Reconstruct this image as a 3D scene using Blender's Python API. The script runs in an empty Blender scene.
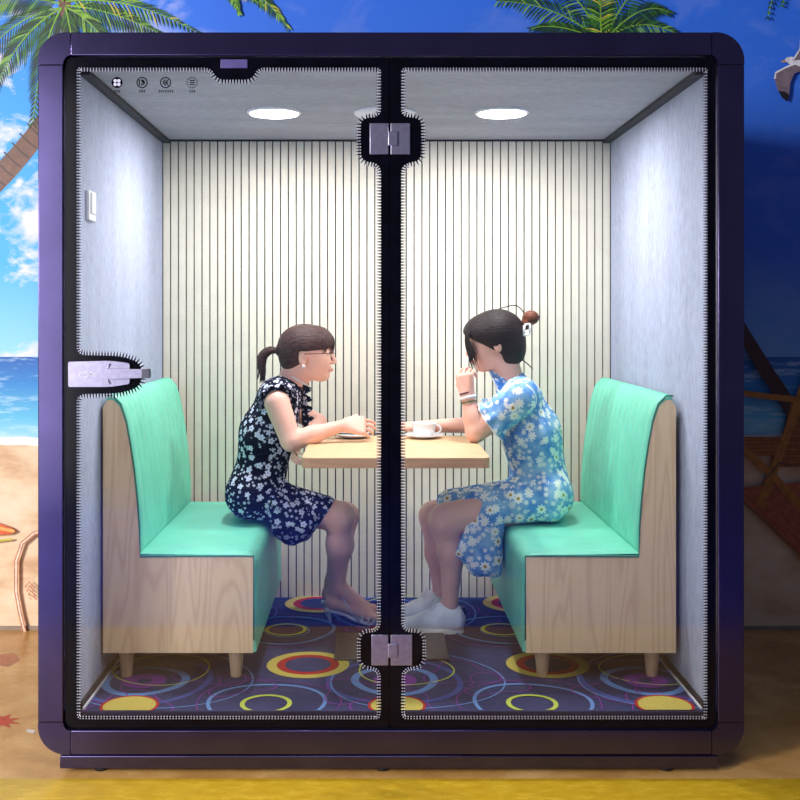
import bpy, bmesh, math, random
import numpy as np
from mathutils import Vector, Matrix
from mathutils.geometry import tessellate_polygon
random.seed(7); np.random.seed(7)
PI = math.pi
S = bpy.context.scene
C = S.collection

# ------------------------------------------------------------------ camera, world, light, exposure
CY, CZ, F = -3.43, 1.43, 1094.0
cd = bpy.data.cameras.new('camera'); cam = bpy.data.objects.new('camera', cd); C.objects.link(cam)
cam.location = (0, CY, CZ); cam.rotation_euler = (PI/2, 0, 0)
cd.sensor_width = 36; cd.lens = F/800*36; cd.shift_x = 28/800; cd.shift_y = -85/800; cd.clip_start = .05
S.camera = cam
S.view_settings.view_transform = 'Standard'; S.view_settings.look = 'None'
S.view_settings.exposure = 0.0; S.view_settings.gamma = 1.0; S.view_settings.use_curve_mapping = False

w = bpy.data.worlds.new('world'); S.world = w; w.use_nodes = True
w.node_tree.nodes['Background'].inputs[0].default_value = (.55, .62, 1.0, 1)
w.node_tree.nodes['Background'].inputs[1].default_value = .15

def area(name, loc, target, sx, sy, power, col, shape='RECTANGLE', spread=180):
    l = bpy.data.lights.new(name, 'AREA'); l.shape = shape; l.size = sx; l.size_y = sy
    l.energy = power; l.color = col; l.spread = math.radians(spread)
    o = bpy.data.objects.new(name, l); C.objects.link(o); o.location = loc
    d = Vector(target) - Vector(loc); o.rotation_euler = d.to_track_quat('-Z', 'Y').to_euler()
    return o
# hall light: key source front left of the booth, inferred from the cast shadows
area('hall_light', (-4.7, -4.6, 2.5), (-1.2, 1.0, 1.3), 1.1, 1.4, 540, (1.0, .95, .92))
area('sheen_panel', (-2.90, -4.5, 1.62), (-.6, .6, 1.45), 1.3, 3.0, 66, (.96, .93, 1.0))  # unseen panel added to mirror as lavender sheen in the left frame column
# added lamp that brightens the unseen blue floor reflected in the glass
area('floor_fill_light', (-.5, -4.2, 4.2), (-.5, -3.2, 0), 2.5, 2.0, 95, (.8, .86, 1.0), spread=75)
# the booth's two ceiling lamps
LAMPS = [(-.376, .77), (.499, .77)]
for lx, ly in LAMPS:
    area('booth_lamp', (lx, ly, 2.185), (lx, ly, 0), .17, .17, 18.0, (1.0, .965, .935), 'DISK')

# ------------------------------------------------------------------ helpers
def P(px, py, Y):
    k = (Y - CY)/F
    return Vector(((px-372)*k, Y, CZ-(py-315)*k))
def lin(c):
    return tuple(((v/255)/12.92 if v/255 <= .04045 else ((v/255+.055)/1.055)**2.4) for v in c) + (1,)

class NT:
    def __init__(s, name):
        s.m = bpy.data.materials.new(name); s.m.use_nodes = True; s.t = s.m.node_tree
        s.b = s.t.nodes['Principled BSDF']; s.out = s.t.nodes['Material Output']
    def n(s, typ, **kw):
        nd = s.t.nodes.new('ShaderNode'+typ)
        for k, v in kw.items():
            if k.startswith('i_'): nd.inputs[k[2:].replace('_', ' ')].default_value = v
            elif k.startswith('n_'): nd.inputs[int(k[2:])].default_value = v
            else: setattr(nd, k, v)
        return nd
    def l(s, a, b): s.t.links.new(a, b)
    def math(s, op, a, b=None, c=None, clamp=False):
        nd = s.t.nodes.new('ShaderNodeMath'); nd.operation = op; nd.use_clamp = clamp
        for i, v in enumerate((a, b, c)):
            if v is None: continue
            if isinstance(v, (int, float)): nd.inputs[i].default_value = v
            else: s.l(v, nd.inputs[i])
        return nd.outputs[0]
    def mix(s, f, a, b, typ='MIX'):
        nd = s.t.nodes.new('ShaderNodeMix'); nd.data_type = 'RGBA'; nd.blend_type = typ
        for i, v in ((0, f), (6, a), (7, b)):
            if isinstance(v, (int, float)): nd.inputs[i].default_value = v
            elif isinstance(v, tuple): nd.inputs[i].default_value = v
            else: s.l(v, nd.inputs[i])
        return nd.outputs[2]
    def ramp(s, fac, stops, interp='LINEAR'):
        nd = s.t.nodes.new('ShaderNodeValToRGB'); cr = nd.color_ramp; cr.interpolation = interp
        while len(cr.elements) > 1: cr.elements.remove(cr.elements[-1])
        cr.elements[0].position = stops[0][0]; cr.elements[0].color = stops[0][1]
        for p, c in stops[1:]:
            e = cr.elements.new(p); e.color = c
        s.l(fac, nd.inputs[0]); return nd.outputs[0]
    def coord(s, scale=(1, 1, 1), loc=(0, 0, 0), kind='Object'):
        tc = s.n('TexCoord'); mp = s.n('Mapping'); mp.inputs['Scale'].default_value = scale; mp.inputs['Location'].default_value = loc
        s.l(tc.outputs[kind], mp.inputs[0]); return mp.outputs[0]
    def noise(s, vec, scale, detail=3, rough=.5, dist=0):
        nd = s.n('TexNoise'); nd.inputs['Scale'].default_value = scale; nd.inputs['Detail'].default_value = detail
        nd.inputs['Roughness'].default_value = rough; nd.inputs['Distortion'].default_value = dist
        s.l(vec, nd.inputs['Vector']); return nd.outputs[0]
    def bump(s, h, strength=.3, dist=.002):
        nd = s.n('Bump'); nd.inputs['Strength'].default_value = strength; nd.inputs['Distance'].default_value = dist
        s.l(h, nd.inputs['Height']); s.l(nd.outputs[0], s.b.inputs['Normal'])
    def color(s, c):
        if isinstance(c, tuple): s.b.inputs['Base Color'].default_value = c
        else: s.l(c, s.b.inputs['Base Color'])
    def set(s, **kw):
        for k, v in kw.items(): s.b.inputs[k.replace('_', ' ')].default_value = v
        return s

def simple(name, rgb, rough=.5, metal=0, var=.06, nscale=30, **kw):
    t = NT(name); t.set(Roughness=rough, Metallic=metal, **kw)
    nz = t.noise(t.coord(), nscale, 4)
    c = lin(rgb); d = tuple(max(0, v*(1-var*2)) for v in c[:3])+(1,); e = tuple(min(1, v*(1+var*2)) for v in c[:3])+(1,)
    t.color(t.ramp(nz, [(.3, d), (.7, e)])); return t.m

def wood(name, base, dark, along='z', scale=1.0, rough=.45):
    t = NT(name); sc = {'z': (1, 1, .09), 'x': (.09, 1, 1), 'y': (1, .09, 1)}[along]
    v = t.coord(tuple(k*scale for k in sc))
    warp = t.noise(v, 7, 2, .5, .3)
    rings = t.math('SINE', t.math('MULTIPLY', warp, 95))
    rings = t.math('POWER', t.math('ADD', t.math('MULTIPLY', rings, .5), .5), 2.5)
    fine = t.noise(t.coord(tuple((k*scale if k == 1 else k*.35) for k in sc)), 260, 3, .6)
    tone = t.noise(v, 2.3, 2)
    c = t.mix(t.math('MULTIPLY', rings, .55), lin(base), lin(dark))
    c = t.mix(t.math('MULTIPLY', fine, .45), c, lin(dark))
    c = t.mix(t.math('MULTIPLY', tone, .25), c, lin(tuple(min(255, k+18) for k in base)))
    t.color(c); t.set(Roughness=rough); t.bump(fine, .12, .001); return t.m

def felt(name, rgb, streak=(1, 1, .25)):
    t = NT(name); a = t.noise(t.coord(streak), 110, 4, .65); b = t.noise(t.coord(streak), 6, 3, .6)
    f = t.math('ADD', t.math('MULTIPLY', a, .65), t.math('MULTIPLY', b, .35))
    c = lin(rgb)
    t.color(t.ramp(f, [(.36, tuple(v*.80 for v in c[:3])+(1,)), (.62, tuple(min(1, v*1.14) for v in c[:3])+(1,))]))
    t.set(Roughness=.95, Specular_IOR_Level=.1); t.bump(a, .35, .002); return t.m

def glass_mat():
    t = NT('clear_glass'); g = t.n('BsdfGlossy', i_Roughness=0.0); g.inputs['Color'].default_value = (1, 1, 1, 1)
    tr = t.n('BsdfTransparent'); tr.inputs['Color'].default_value = (.95, .965, .985, 1)
    fr = t.n('Fresnel', i_IOR=1.5); mx = t.n('MixShader')
    sm = t.noise(t.coord((1, 1, .6)), 4, 3)
    f = t.math('ADD', t.math('MULTIPLY', fr.outputs[0], 1.0), t.math('MULTIPLY', sm, .004))
    t.l(f, mx.inputs[0]); t.l(tr.outputs[0], mx.inputs[1]); t.l(g.outputs[0], mx.inputs[2]); t.l(mx.outputs[0], t.out.inputs[0])
    return t.m

def lamp_mat(name, col, strength):
    t = NT(name); t.color(lin((240, 240, 240))); t.b.inputs['Emission Color'].default_value = col
    t.b.inputs['Emission Strength'].default_value = strength; return t.m

def paint(name, rgb, var=.1, sc=25, rough=.55):
    return simple(name, rgb, rough, 0, var, sc)

def floral(name, ground, ground2, petal, centre, scale, size, csize, npet=5):
    t = NT(name)
    v = t.coord((scale, scale, scale))
    def layer(vec, size, csz):
        vo = t.n('TexVoronoi', i_Scale=1.0, i_Randomness=.75); t.l(vec, vo.inputs['Vector'])
        sub = t.n('VectorMath', operation='SUBTRACT'); t.l(vec, sub.inputs[0]); t.l(vo.outputs['Position'], sub.inputs[1])
        sp = t.n('SeparateXYZ'); t.l(sub.outputs[0], sp.inputs[0])
        ang = t.math('ARCTAN2', sp.outputs[2], sp.outputs[0])
        pet = t.math('ADD', t.math('MULTIPLY', t.math('ABSOLUTE', t.math('COSINE', t.math('MULTIPLY', ang, npet/2))), .42), .66)
        rad = t.math('MULTIPLY', pet, size)
        inside = t.math('LESS_THAN', vo.outputs['Distance'], rad)
        cin = t.math('LESS_THAN', vo.outputs['Distance'], csz)
        return inside, cin
    i1, c1 = layer(v, size, csize)
    v2 = t.coord((scale*1.7,)*3, (3.1, 7.7, 1.9))
    i2, c2 = layer(v2, size*.85, csize*.7)
    nz = t.noise(t.coord(), 18, 3)
    g = t.ramp(nz, [(.38, lin(ground)), (.62, lin(ground2))])
    col = t.mix(t.math('MULTIPLY', i2, .8), g, lin(petal))
    col = t.mix(i1, col, lin(petal)); col = t.mix(c1, col, lin(centre))
    t.color(col); t.set(Roughness=.85, Specular_IOR_Level=.15)
    t.bump(t.noise(t.coord(), 22, 3, .6), .5, .012)
    return t.m

# materials -------------------------------------------------------
M = {}
M['frame'] = simple('satin_violet_metal', (74, 67, 104), .2, .92, .05, 9)
M['dot'] = simple('pale_enamel_dot', (190, 190, 206), .6)
M['frit'] = simple('black_enamel', (5, 5, 13), .15, 0, .3, 14, Specular_IOR_Level=.22)
M['black'] = simple('matte_black', (16, 16, 22), .6, 0, .2, 20)
M['steel'] = simple('brushed_steel', (158, 154, 176), .34, .9, .06, 60)
M['darksteel'] = simple('dark_steel', (90, 90, 98), .35, .8, .06, 60)
M['tint'] = simple('violet_pad', (84, 76, 130), .4, .3)
M['wallfelt'] = felt('blue_grey_felt', (172, 178, 200))
M['ceilfelt'] = felt('grey_felt', (168, 167, 178), (.25, 1, 1))
M['slat'] = simple('cream_slat', (232, 225, 207), .6, 0, .02, 12)
M['white'] = simple('white_plastic', (232, 232, 236), .35, 0, .02)
M['porcelain'] = simple('white_porcelain', (238, 238, 240), .15, 0, .01)
M['coffee'] = simple('coffee', (110, 70, 40), .2)
M['ash'] = wood('pale_ash_wood', (252, 222, 178), (220, 178, 134), 'z')
M['tabletop'] = wood('light_oak_laminate', (232, 196, 150), (206, 164, 118), 'x', .8, .35)
M['tableedge'] = wood('oak_edge', (214, 168, 130), (184, 138, 104), 'x', 1.2, .4)
M['leg'] = wood('turned_leg_wood', (226, 192, 152), (184, 146, 110), 'z', 1.6)
M['mint'] = simple('mint_leather', (118, 212, 180), .42, 0, .04, 7)
M['mintpipe'] = simple('mint_piping', (52, 130, 108), .5, 0, .04, 7)
M['glass'] = glass_mat()
M['lamp'] = lamp_mat('lamp_diffuser', (1, .99, .97, 1), 14)
M['skin'] = simple('skin', (234, 182, 162), .5, 0, .03, 14, Subsurface_Weight=.12, Subsurface_Scale=.02)
M['lip'] = simple('lips', (208, 120, 112), .35)
M['eye'] = simple('eye_white', (225, 220, 218), .2)
M['iris'] = simple('dark_iris', (32, 20, 16), .15)
M['wine'] = simple('wine_red', (84, 24, 34), .5)
M['olive'] = simple('olive_metal', (120, 122, 84), .35, .5)
M['sneaker'] = simple('white_leather', (226, 228, 238), .5, 0, .02)
M['sandal'] = simple('silver_strap', (196, 200, 214), .35, .2)
M['nail'] = simple('nail', (240, 196, 188), .25)

def hair_mat(name, a, b):
    t = NT(name); v = t.coord((1, 1, .12)); n = t.noise(t.coord((.16, 1, 1)), 190, 3, .6, .4)
    t.color(t.ramp(n, [(.3, lin(a)), (.75, lin(b))])); t.set(Roughness=.5, Specular_IOR_Level=.28); t.bump(n, .8, .005); return t.m
M['hairbrown'] = hair_mat('dark_brown_hair', (34, 20, 20), (92, 62, 56))
M['hairblack'] = hair_mat('black_brown_hair', (12, 8, 9), (48, 30, 28))
M['bun'] = hair_mat('reddish_brown_hair', (60, 28, 18), (140, 76, 48))
M['dress_navy'] = floral('navy_floral_fabric', (10, 12, 32), (18, 20, 44), (214, 216, 236), (120, 126, 160), 29, .37, .09)
M['dress_blue'] = floral('blue_daisy_fabric', (92, 146, 214), (150, 192, 226), (246, 246, 240), (190, 150, 60), 22, .43, .15, 8)

# mesh helpers ----------------------------------------------------
class MB:
    def __init__(s): s.v = []; s.f = []; s.mi = []; s.sm = []
    def add(s, vs, fs, mi=0, smooth=False):
        o = len(s.v); s.v += [tuple(p) for p in vs]
        for f in fs: s.f.append(tuple(i+o for i in f)); s.mi.append(mi); s.sm.append(smooth)
    def box(s, x0, x1, y0, y1, z0, z1, mi=0, bev=0):
        bm = bmesh.new(); bmesh.ops.create_cube(bm, size=1)
        for v in bm.verts: v.co = Vector(((x0+x1)/2+v.co.x*(x1-x0), (y0+y1)/2+v.co.y*(y1-y0), (z0+z1)/2+v.co.z*(z1-z0)))
        if bev: bmesh.ops.bevel(bm, geom=list(bm.edges), offset=bev, segments=3, profile=.5, affect='EDGES')
        bm.normal_update(); fl = [max(abs(c) for c in f.normal) > .9999 for f in bm.faces]; n0 = len(s.sm); s.bm(bm, mi, bev > 0)
        for i, q in enumerate(fl):
            if q: s.sm[n0+i] = False
    def bm(s, bm, mi=0, smooth=False):
        bm.verts.index_update()
        s.add([v.co.copy() for v in bm.verts], [[v.index for v in f.verts] for f in bm.faces], mi, smooth); bm.free()
    def tube(s, pts, r, mi=0, n=10, caps=True, smooth=True):
        pts = [Vector(p) for p in pts]; m = len(pts)
        rs = r if isinstance(r, (list, tuple)) else [r]*m
        ref = Vector((0, 0, 1)); vs = []; prev = None
        for i, p in enumerate(pts):
            t = (pts[min(i+1, m-1)]-pts[max(i-1, 0)]).normalized()
            if prev is None:
                if abs(t.dot(ref)) > .95: ref = Vector((1, 0, 0))
                a = t.cross(ref).normalized()
            else:
                a = (prev - t*prev.dot(t)).normalized()
            prev = a; b = t.cross(a)
            for k in range(n):
                th = 2*PI*k/n; vs.append(p+(a*math.cos(th)+b*math.sin(th))*rs[i])
        fs = [(i*n+k, i*n+(k+1) % n, (i+1)*n+(k+1) % n, (i+1)*n+k) for i in range(m-1) for k in range(n)]
        if caps: fs += [tuple(range(n-1, -1, -1)), tuple((m-1)*n+k for k in range(n))]
        s.add(vs, fs, mi, smooth)
    def lathe(s, prof, cx=0, cy=0, mi=0, n=32, smooth=True, cz=0):
        vs = []; m = len(prof)
        for r, z in prof:
            for k in range(n): vs.append((cx+max(r, 1e-4)*math.cos(2*PI*k/n), cy+max(r, 1e-4)*math.sin(2*PI*k/n), cz+z))
        fs = [(i*n+k, i*n+(k+1) % n, (i+1)*n+(k+1) % n, (i+1)*n+k) for i in range(m-1) for k in range(n)]
        fs += [tuple(range(n-1, -1, -1)), tuple((m-1)*n+k for k in range(n))]
        s.add(vs, fs, mi, smooth)
    def prism(s, loops, y0, y1, mi=0, axis='y', side_mi=None):
        """loops: outer then holes, 2D (a,b); extruded along axis from y0 to y1"""
        def mk(a, b, c): return {'y': (a, c, b), 'z': (a, b, c), 'x': (c, a, b)}[axis]
        flat = [p for lp in loops for p in lp]
        tris = tessellate_polygon([[Vector((p[0], p[1], 0)) for p in lp] for lp in loops])
        N = len(flat)
        vs = [mk(p[0], p[1], y0) for p in flat]+[mk(p[0], p[1], y1) for p in flat]
        s.add(vs, [tuple(t) for t in tris]+[tuple(i+N for i in reversed(t)) for t in tris], mi)
        fs = []; o = 0
        for lp in loops:
            n = len(lp); fs += [(o+i, o+(i+1) % n, o+(i+1) % n+N, o+i+N) for i in range(n)]; o += n
        s.add(vs, fs, mi if side_mi is None else side_mi)
    def build(s, name, mats, parent=None, local=False, fix=True):
        me = bpy.data.meshes.new(name)
        off = Vector((0, 0, 0))
        if parent is not None and not local:
            r = parent
            while r.parent: r = r.parent
            off = r.location
        vs = [(p[0]-off.x, p[1]-off.y, p[2]-off.z) for p in s.v]
        me.from_pydata(vs, [], s.f)
        for m in (mats if isinstance(mats, (list, tuple)) else [mats]): me.materials.append(m)
        me.polygons.foreach_set('material_index', s.mi); me.polygons.foreach_set('use_smooth', s.sm)
        me.update()
        if fix:
            bm = bmesh.new(); bm.from_mesh(me); bmesh.ops.recalc_face_normals(bm, faces=bm.faces); bm.to_mesh(me); bm.free()
        o = bpy.data.objects.new(name, me); C.objects.link(o)
        if parent is not None: o.parent = parent
        return o
def tag(o, label=None, cat=None, group=None, kind=None):
    if label: o['label'] = label
    if cat: o['category'] = cat
    if group: o['group'] = group
    if kind: o['kind'] = kind
    return o
def thing(name, label, cat, loc=(0, 0, 0), group=None):
    o = bpy.data.objects.new(name, None); C.objects.link(o); o.location = loc; o.empty_display_size = .1
    return tag(o, label, cat, group)
def dup(root, loc, rotz, label):
    r = root.copy(); C.objects.link(r); r.location = loc; r.rotation_euler = (0, 0, rotz); r['label'] = label
    for ch in list(root.children):
        c = ch.copy(); C.objects.link(c); c.parent = r
        for g in list(ch.children):
            d = g.copy(); C.objects.link(d); d.parent = c
    return r
def rrect(x0, x1, z0, z1, r, n=8):
    pts = []
    for cx, cz, a0 in ((x1-r, z1-r, 0), (x0+r, z1-r, 90), (x0+r, z0+r, 180), (x1-r, z0+r, 270)):
        for k in range(n+1):
            a = math.radians(a0+90*k/n); pts.append((cx+r*math.cos(a), cz+r*math.sin(a)))
    return pts
def smoothpoly(pts, radii, n=6):
    """round each corner of polygon with a fillet"""
    out = []; m = len(pts)
    for i in range(m):
        p = Vector(pts[i]); a = Vector(pts[i-1]); b = Vector(pts[(i+1) % m]); r = radii[i] if isinstance(radii, list) else radii
        da = (a-p); db = (b-p); d = min(r, da.length*.49, db.length*.49)
        s0 = p+da.normalized()*d; s1 = p+db.normalized()*d
        for k in range(n+1):
            t = k/n; out.append(tuple((1-t)**2*s0+2*t*(1-t)*p+t*t*s1))
    return out
def FX(px, Y=0): return (px-372)*(Y-CY)/F
def FZ(py, Y=0): return CZ-(py-315)*(Y-CY)/F
def fl2(px, py, z=.173):        # point on the booth floor seen at a pixel
    Z = (CZ-z)*F/(py-315); return ((px-372)*Z/F, Z+CY)

# ------------------------------------------------------------------ setting: mural wall and printed floor
WY = 1.54
def mural_material():
    t = NT('mural_sky_sea_sand'); tc = t.n('TexCoord'); sp = t.n('SeparateXYZ'); t.l(tc.outputs['Object'], sp.inputs[0])
    x, z = sp.outputs[0], sp.outputs[2]
    skyf = t.math('DIVIDE', t.math('SUBTRACT', z, 1.24), 1.7, clamp=True)
    sky_l = t.ramp(skyf, [(0, lin((150, 215, 250))), (.25, lin((70, 178, 245))), (.6, lin((60, 165, 242))), (1, lin((40, 130, 235)))])
    sky_r = t.ramp(skyf, [(0, lin((110, 170, 230))), (.3, lin((58, 116, 226))), (1, lin((40, 110, 230)))])
    hx = t.math('ADD', t.math('MULTIPLY', x, 1.1), 1.75, clamp=True)
    sky = t.mix(hx, sky_l, sky_r)
    cl = t.noise(t.coord((1, 1, 1.7)), 2.6, 6, .62, .6)
    left = t.math('SUBTRACT', 1, t.math('MULTIPLY', hx, .95))
    cm = t.math('MULTIPLY', t.ramp(cl, [(.50, (0, 0, 0, 1)), (.60, (1, 1, 1, 1))]), left)
    sky = t.mix(cm, sky, t.ramp(t.noise(t.coord(), 7, 3), [(.3, lin((196, 214, 244))), (.6, lin((246, 240, 250)))]))
    # sea
    wv = t.noise(t.coord((.18, 1, 1)), 42, 4, .6)
    seaf = t.math('DIVIDE', t.math('SUBTRACT', 1.24, z), .40, clamp=True)
    sea = t.ramp(seaf, [(0, lin((30, 96, 178))), (.3, lin((44, 134, 206))), (.7, lin((96, 190, 226))), (1, lin((170, 222, 232)))])
    sea = t.mix(t.math('MULTIPLY', t.ramp(wv, [(.52, (0, 0, 0, 1)), (.64, (1, 1, 1, 1))]), .45), sea, lin((196, 232, 244)))
    shore = t.math('ADD', .865, t.math('MULTIPLY', t.math('SUBTRACT', t.noise(t.coord((.5, 1, .1)), 5, 2), .5), .10))
    sn = t.noise(t.coord((1, 1, 2)), 5, 4, .6)
    sand = t.ramp(sn, [(.3, lin((206, 166, 126))), (.5, lin((228, 202, 166))), (.7, lin((238, 218, 190)))])
    foam = t.math('LESS_THAN', t.math('ABSOLUTE', t.math('SUBTRACT', z, shore)), .018)
    c = t.mix(t.math('LESS_THAN', z, 1.24), sky, sea)
    c = t.mix(t.math('LESS_THAN', z, shore), c, sand)
    c = t.mix(foam, c, lin((246, 248, 248)))
    t.color(c); t.set(Roughness=.6); return t.m
M['mural'] = mural_material()
pm = {}
for nme, rgb in dict(frond_dark=(20, 58, 26), frond=(46, 104, 30), frond_light=(122, 170, 48), frond_yellow=(190, 178, 60),
                     trunk=(112, 78, 62), trunk_dark=(66, 46, 44), bamboo=(176, 118, 50), weave=(140, 84, 44), mat=(170, 92, 62),
                     gull_white=(226, 226, 236), gull_grey=(120, 104, 116), gull_black=(24, 22, 30), beak=(200, 150, 60),
                     star=(214, 96, 48), star_light=(246, 170, 90), rope=(196, 130, 96), coral=(200, 72, 44), shell=(250, 226, 206)).items():
    pm[nme] = paint('print_'+nme, rgb, .12, 40)
keys = list(pm.keys()); WM = [M['mural']]+[pm[k] for k in keys]
def ki(k): return keys.index(k)+1
wall = MB(); wall.box(-5, 5, WY, WY+.12, 0, 3.9, 0)
layer = [0]
def decal(mb, pts, mat, Y0=WY):
    """flat printed shape on the wall; pts are (px,py)"""
    layer[0] += 1; y = WY-.0006-.00002*layer[0]
    q = [P(a, b, WY) for a, b in pts]; q = [(p.x, y, p.z) for p in q]
    tr = tessellate_polygon([[Vector((p[0], p[2], 0)) for p in q]])
    mb.add(q, [tuple(t) for t in tr], ki(mat))
def stroke(mb, pts, wds, mat):
    pts = [Vector(p) for p in pts]; m = len(pts)
    L = []; R = []
    for i, p in enumerate(pts):
        t = (pts[min(i+1, m-1)]-pts[max(i-1, 0)]).normalized(); n = Vector((-t.y, t.x)); wd = wds[i] if isinstance(wds, list) else wds
        L.append(p+n*wd/2); R.append(p-n*wd/2)
    layer[0] += 1; y = WY-.0006-.00002*layer[0]
    q = [P(a.x, a.y, WY) for a in L+R]; q = [(p.x, y, p.z) for p in q]
    mb.add(q, [(i, i+1, m+i+1, m+i) for i in range(m-1)], ki(mat))
def bez(p0, p1, p2, n=14):
    p0, p1, p2 = map(Vector, (p0, p1, p2)); return [((1-k/n)**2*p0+2*(k/n)*(1-k/n)*p1+(k/n)**2*p2) for k in range(n+1)]
def frond(p0, p1, p2, ln, mats, n=30, sag=(0, 1), wd=1.7):
    sp = bez(p0, p1, p2, n)
    for i in range(2, n+1):
        t = (sp[i]-sp[i-1]).normalized(); nn = Vector((-t.y, t.x)); f = i/n
        L = ln*(.35+.65*math.sin(PI*min(1, f*1.05+.08)))*random.uniform(.85, 1.1)
        for sd in (-1, 1):
            d = (t*.75+nn*sd*.75+Vector(sag)*.35).normalized(); e = sp[i]+d*L+Vector(sag)*L*.12
            mid = sp[i]+d*L*.5; q = Vector((-d.y, d.x))*wd/2
            decal(wall, [sp[i]-q*.5, mid-q, e, mid+q, sp[i]+q*.5], random.choice(mats))
    stroke(wall, sp, [1.3*(1-k/n)+.5 for k in range(n+1)], 'frond_light')
# left palms
stroke(wall, bez((52, 112), (22, 158), (-22, 198), 10), [20, 20, 20, 20, 21, 21, 22, 22, 22, 23, 23], 'trunk')
for k in range(9):
    a = Vector((52, 112)).lerp(Vector((-14, 192)), k/8.5); stroke(wall, [a+Vector((-9, -7)), a+Vector((1, 3)), a+Vector((8, 8))], 1.6, 'trunk_dark')
stroke(wall, [(64, -5), (66, 20), (72, 60), (86, 200), (96, 500)], [13, 12, 13, 16, 20], 'trunk')
DK = ['frond_dark', 'frond_dark', 'frond']; MD = ['frond_dark', 'frond_dark', 'frond', 'frond', 'frond_light']; LT = ['frond_dark', 'frond', 'frond', 'frond_light', 'frond_yellow']
frond((62, 8), (10, 14), (-25, 70), 26, DK); frond((62, 8), (20, 30), (-2, 84), 26, MD); frond((62, 8), (42, 40), (33, 122), 24, DK)
frond((60, 4), (20, -8), (-25, 8), 24, MD); frond((66, 6), (110, 8), (160, 34), 24, MD); frond((66, 2), (130, -6), (196, 32), 20, LT)
frond((66, 8), (90, 16), (120, 60), 20, MD); frond((64, 2), (44, -26), (10, -30), 20, MD); frond((66, 0), (90, -30), (130, -24), 20, LT)
frond((66, 8), (72, 30), (80, 90), 20, DK)
frond((228, -26), (262, -8), (288, 28), 15, LT); frond((170, -40), (220, -22), (262, 6), 15, LT)
frond((210, -30), (232, -12), (240, 14), 12, ['frond', 'frond_light'])
# right palm
c0 = (602, 44)
frond(c0, (560, 4), (498, 2), 22, MD); frond(c0, (575, -20), (520, -34), 22, MD); frond(c0, (600, -20), (578, -50), 22, DK)
frond(c0, (624, -10), (668, -40), 22, DK); frond(c0, (640, 8), (690, 44), 16, MD); frond(c0, (596, 20), (604, -30), 20, LT)
frond(c0, (640, -2), (668, 14), 16, DK); frond(c0, (560, 22), (530, 30), 14, DK)
stroke(wall, [(602, 40), (604, 120), (600, 320), (606, 520)], [14, 14, 18, 22], 'trunk')
frond((800, -60), (776, -30), (766, 18), 13, DK, 18); frond((806, -70), (790, -30), (780, 6), 13, DK, 18)
# gull
decal(wall, [(782, 62), (784, 59), (789, 58), (796, 60), (804, 62), (820, 66), (832, 72), (818, 72), (800, 70), (788, 66)], 'gull_white')
decal(wall, [(793, 66), (783, 69), (774, 73), (772, 79), (775, 90), (780, 99), (785, 102), (787, 96), (788, 84), (792, 75), (803, 70)], 'gull_grey')
stroke(wall, [(792, 65), (783, 69), (773.5, 74), (772.5, 80)], 1.8, 'gull_white')
decal(wall, [(776, 92), (780, 99), (785, 103), (787, 96), (783, 93)], 'gull_black')
decal(wall, [(790, 62), (797, 50), (799, 36), (803, 26), (808, 40), (810, 60)], 'gull_grey'); stroke(wall, [(791, 61), (798, 50), (799, 36), (803, 27)], 1.6, 'gull_white')
decal(wall, [(783, 61), (778, 63), (783, 64)], 'beak')
# deck chair and mats at the right
decal(wall, [(730, 436), (850, 436), (850, 452), (730, 456)], 'weave'); 
for k in range(5): stroke(wall, [(730, 438+k*4), (850, 436+k*4)], .9, 'bamboo')
stroke(wall, [(728, 310), (743, 336), (765, 372), (800, 424)], [12, 13, 14, 15], 'trunk_dark')
decal(wall, [(728, 488), (850, 476), (850, 600), (800, 556), (765, 520)], 'mat')
for k in range(12): stroke(wall, [(728+k*9, 489-k*.8), (800+k*9, 556+k*3)], .8, 'weave')
decal(wall, [(790, 398), (850, 400), (850, 466), (772, 466)], 'weave')
for k in range(10): stroke(wall, [(792-k*2, 402+k*6.6), (850, 404+k*6.6)], .9, 'bamboo')
stroke(wall, [(735, 392), (765, 396), (812, 401)], 6, 'bamboo'); stroke(wall, [(735, 443), (770, 474), (830, 540)], 7, 'bamboo')
stroke(wall, [(806, 372), (790, 420), (758, 505)], 8.5, 'bamboo'); stroke(wall, [(767, 474), (777, 462), (787, 463)], 2.5, 'trunk')
# starfish, rope arch, shell at the left
decal(wall, [(-30, 512), (-6, 520), (12, 526), (18, 530), (12, 533), (-4, 534), (-26, 545)], 'star')
stroke(wall, [(-20, 524), (2, 527), (16, 530)], 3, 'star_light'); stroke(wall, [(-20, 538), (-2, 540), (14, 538)], 2, 'frond_yellow')
stroke(wall, [(60, 530), (48, 530), (36, 532), (24, 542), (18, 560), (18, 590), (22, 612), (27, 632)], 4, 'rope')
stroke(wall, [(60, 530), (48, 530), (36, 532), (24, 542), (18, 560), (18, 590), (22, 612), (27, 632)], 1.4, 'shell')
for k in range(4): stroke(wall, [(27+k*2, 586+k*4), (31, 580+k*4), (36+k, 586+k*4)], 1.3, 'rope')
tag(wall.build('wall_back', WM, fix=False), 'mural wall printed with palms, sea, sky and sandy beach', kind='structure')

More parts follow.
